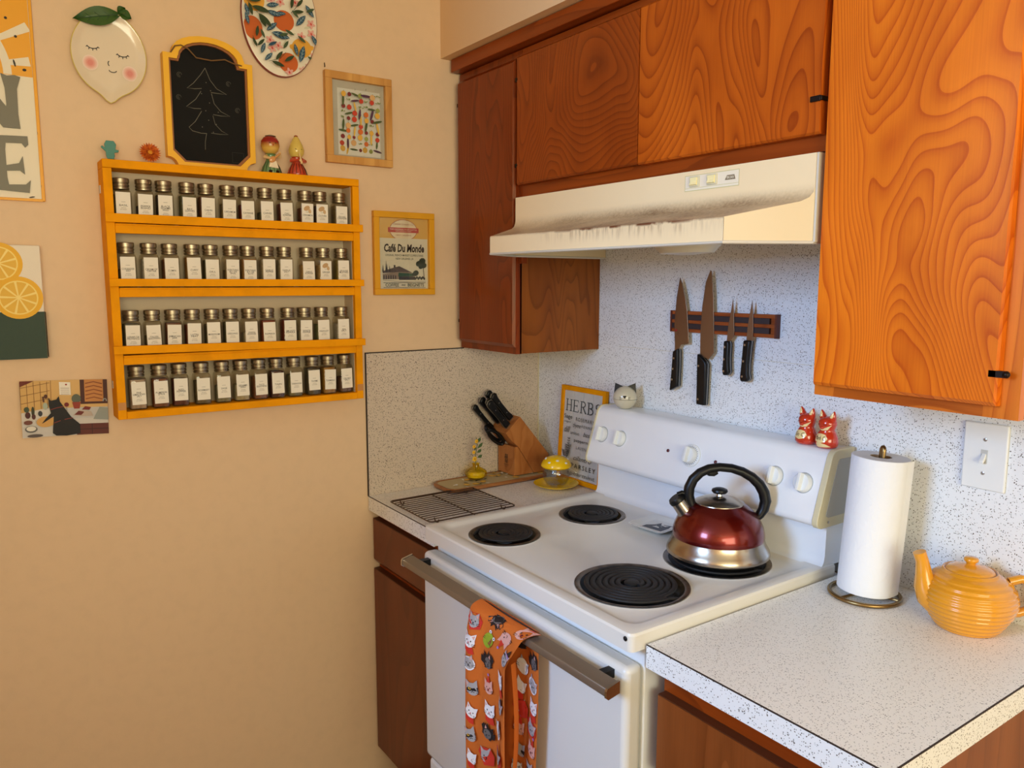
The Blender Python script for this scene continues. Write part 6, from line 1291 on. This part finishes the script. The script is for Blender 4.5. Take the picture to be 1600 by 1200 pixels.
def back(u, v, h_=0.0):
    d = v * 0.44; x = 0.745 + 0.195 * u + 0.004 * math.sin(v * 6)
    if d < 0.02: a = d / 0.02 * PI / 2; y = -0.7075 + 0.0115 * math.sin(a); z = 0.8685 - 0.010 * (1 - math.cos(a))
    else: y = -0.696; z = 0.8585 - (d - 0.02)
    y += min(1, d / 0.06) * (0.005 * math.sin(u * 11) - 0.003)
    return (x, y - h_, z)
MB().surf(lambda u, v: front(u, v), 48, 80).build('front_fall', tm, tw, fixn=False)
MB().surf(lambda u, v: back(u, v), 40, 40).build('back_fall', tm, tw, fixn=False)
MB().surf(lambda u, v: (0.742 + 0.155 - 0.012 * u + 0.012 * math.sin(v * 5), -0.738 + 0.020 * u + 0.006 * math.sin(u * 4), 0.79 - v * 0.43), 10, 20).build('inner_fold', tm, tw, fixn=False)
def cat_print(A_, u, v, s_, rot, kind):
    """one costumed cat head, about s_ metres across, in metres on the cloth"""
    c_, d_ = math.cos(rot), math.sin(rot)
    def T(p): return (u + (p[0] * c_ - p[1] * d_) * s_, v + (p[0] * d_ + p[1] * c_) * s_)
    def P(pts, col): A_.poly([T(p) for p in pts], col)
    def E(x, y, a, b, col, n=12): P([(x + a * math.cos(2 * PI * i / n), y + b * math.sin(2 * PI * i / n)) for i in range(n)], col)
    white, grey_, dgrey, pinkc, blk, redc, lime, purple = (238, 232, 232), (170, 164, 164), (104, 98, 96), (222, 164, 150), (30, 24, 26), (204, 50, 34), (150, 168, 40), (164, 120, 186)
    face = {'white': white, 'mask': grey_, 'bat': dgrey, 'mummy': grey_, 'lime': (150, 98, 50), 'party': pinkc, 'devil': grey_, 'witch': grey_}[kind]
    if kind == 'bat':
        P([(-.75, .15), (-.6, .55), (-.35, .35), (-.3, .8), (-.05, .5), (.05, .5), (.3, .8), (.35, .35), (.6, .55), (.75, .15), (.5, -.05), (.4, -.3), (-.4, -.3), (-.5, -.05)], blk)
    if kind == 'lime': E(0, -.05, .52, .62, lime, 14); E(-.3, .55, .14, .14, white, 8); E(.3, .5, .14, .14, white, 8); E(-.3, .55, .06, .06, blk, 6); E(.3, .5, .06, .06, blk, 6)
    if kind == 'devil': P([(-.5, -.1), (-.75, .2), (-.45, .55), (.45, .55), (.75, .1), (.55, -.5), (-.3, -.6)], redc)
    if kind == 'white': P([(-.35, -.35), (.35, -.35), (.5, -.75), (.1, -.85), (-.3, -.7)], redc)
    if kind == 'mummy': E(0, 0, .56, .52, white, 14)
    if kind not in ('lime',): 
        for g_ in (-1, 1): P([(g_ * .42, .05), (g_ * .45, .62), (g_ * .10, .38)], face if kind != 'bat' else blk); P([(g_ * .36, .2), (g_ * .40, .50), (g_ * .20, .36)], pinkc)
    E(0, 0, .47 if kind not in ('bat', 'lime') else .36, .42 if kind not in ('bat', 'lime') else .36, face, 14)
    if kind == 'mask':
        P([(-.46, .16), (0, .05), (.46, .16), (.44, -.10), (.2, -.16), (0, -.06), (-.2, -.16), (-.44, -.10)], blk); E(-.2, .03, .11, .09, (222, 176, 60), 8); E(.2, .03, .11, .09, (222, 176, 60), 8)
    if kind == 'mummy':
        P([(-.55, .1), (.2, .5), (.4, .45), (-.5, -.05)], white); P([(-.45, -.25), (.5, -.1), (.45, -.3), (-.3, -.45)], white)
    if kind == 'party': P([(-.2, .35), (.25, .35), (.05, .95)], redc); E(.05, .95, .1, .1, purple, 8); E(0, -.1, .09, .08, redc, 8)
    if kind == 'witch': P([(-.6, .25), (.6, .25), (.3, .36), (.1, 1.0), (-.25, .38)], blk); P([(-.27, .38), (.3, .36), (.26, .5), (-.2, .5)], purple)
    for g_ in (-1, 1): 
        E(g_ * .18, .04, .05, .06, blk, 6)
        for k in (0, 1): P([(g_ * .26, -.12 - k * .08), (g_ * .52, -.10 - k * .14), (g_ * .52, -.14 - k * .14), (g_ * .26, -.15 - k * .08)], blk)
    E(0, -.08, .07, .05, blk if kind != 'white' else (222, 110, 110), 6); P([(-.14, -.2), (0, -.14), (.14, -.2), (.13, -.24), (0, -.18), (-.13, -.24)], blk)
order = ['devil', 'lime', 'bat', 'white', 'party', 'witch', 'mummy', 'bat', 'white', 'mask', 'party', 'devil', 'white', 'mummy', 'mask', 'witch', 'devil', 'bat']
A = Art(fn=lambda u, v, h_: front(max(0.004, min(0.996, (u - 0.0) / 0.158)), max(0.0, -v / LT), h_), h0=0.0009, step=0.00002)
pr_ = random.Random(12); spots = [(.075, -.018), (.145, -.016), (.022, -.048), (.118, -.045), (.070, -.072), (.020, -.092), (.142, -.085), (.078, -.122), (.020, -.142), (.135, -.138), (.082, -.175), (.030, -.198), (.138, -.190), (.086, -.225), (.026, -.252), (.130, -.244), (.080, -.278), (.025, -.306), (.132, -.300), (.078, -.330), (.028, -.358), (.134, -.352), (.080, -.385), (.028, -.412), (.132, -.405), (.080, -.440), (.028, -.465), (.130, -.460)]
kk = ['bat', 'party', 'devil', 'party', 'lime', 'white', 'witch', 'bat', 'mummy', 'white', 'party', 'mask', 'witch', 'white', 'white', 'mummy', 'bat', 'mask', 'devil', 'devil', 'white', 'mummy', 'lime', 'mask', 'bat', 'party', 'witch', 'white']
for k, (u, v) in enumerate(spots): cat_print(A, u, v, 0.031 + 0.003 * (k % 2), pr_.uniform(-.5, .5) + (3.1 if k in (0, 3) else 0), kk[k])
A.build('cat_print', tw)
A = Art(fn=lambda u, v, h_: back(max(0.01, min(0.99, u / 0.195)), max(0, -v / 0.44), h_), h0=0.0009, step=0.00002)
for k, (u, v) in enumerate([(0.172 + 0.005 * (j % 2), -.04 - j * .047) for j in range(8)] + [(0.128 + 0.006 * (j % 2), -.062 - j * .047) for j in range(8)]): cat_print(A, u, v, 0.033, pr_.uniform(-.5, .5), ['mummy', 'bat', 'mummy', 'white', 'devil', 'party', 'mask'][k % 7])
A.build('cat_print', tw)
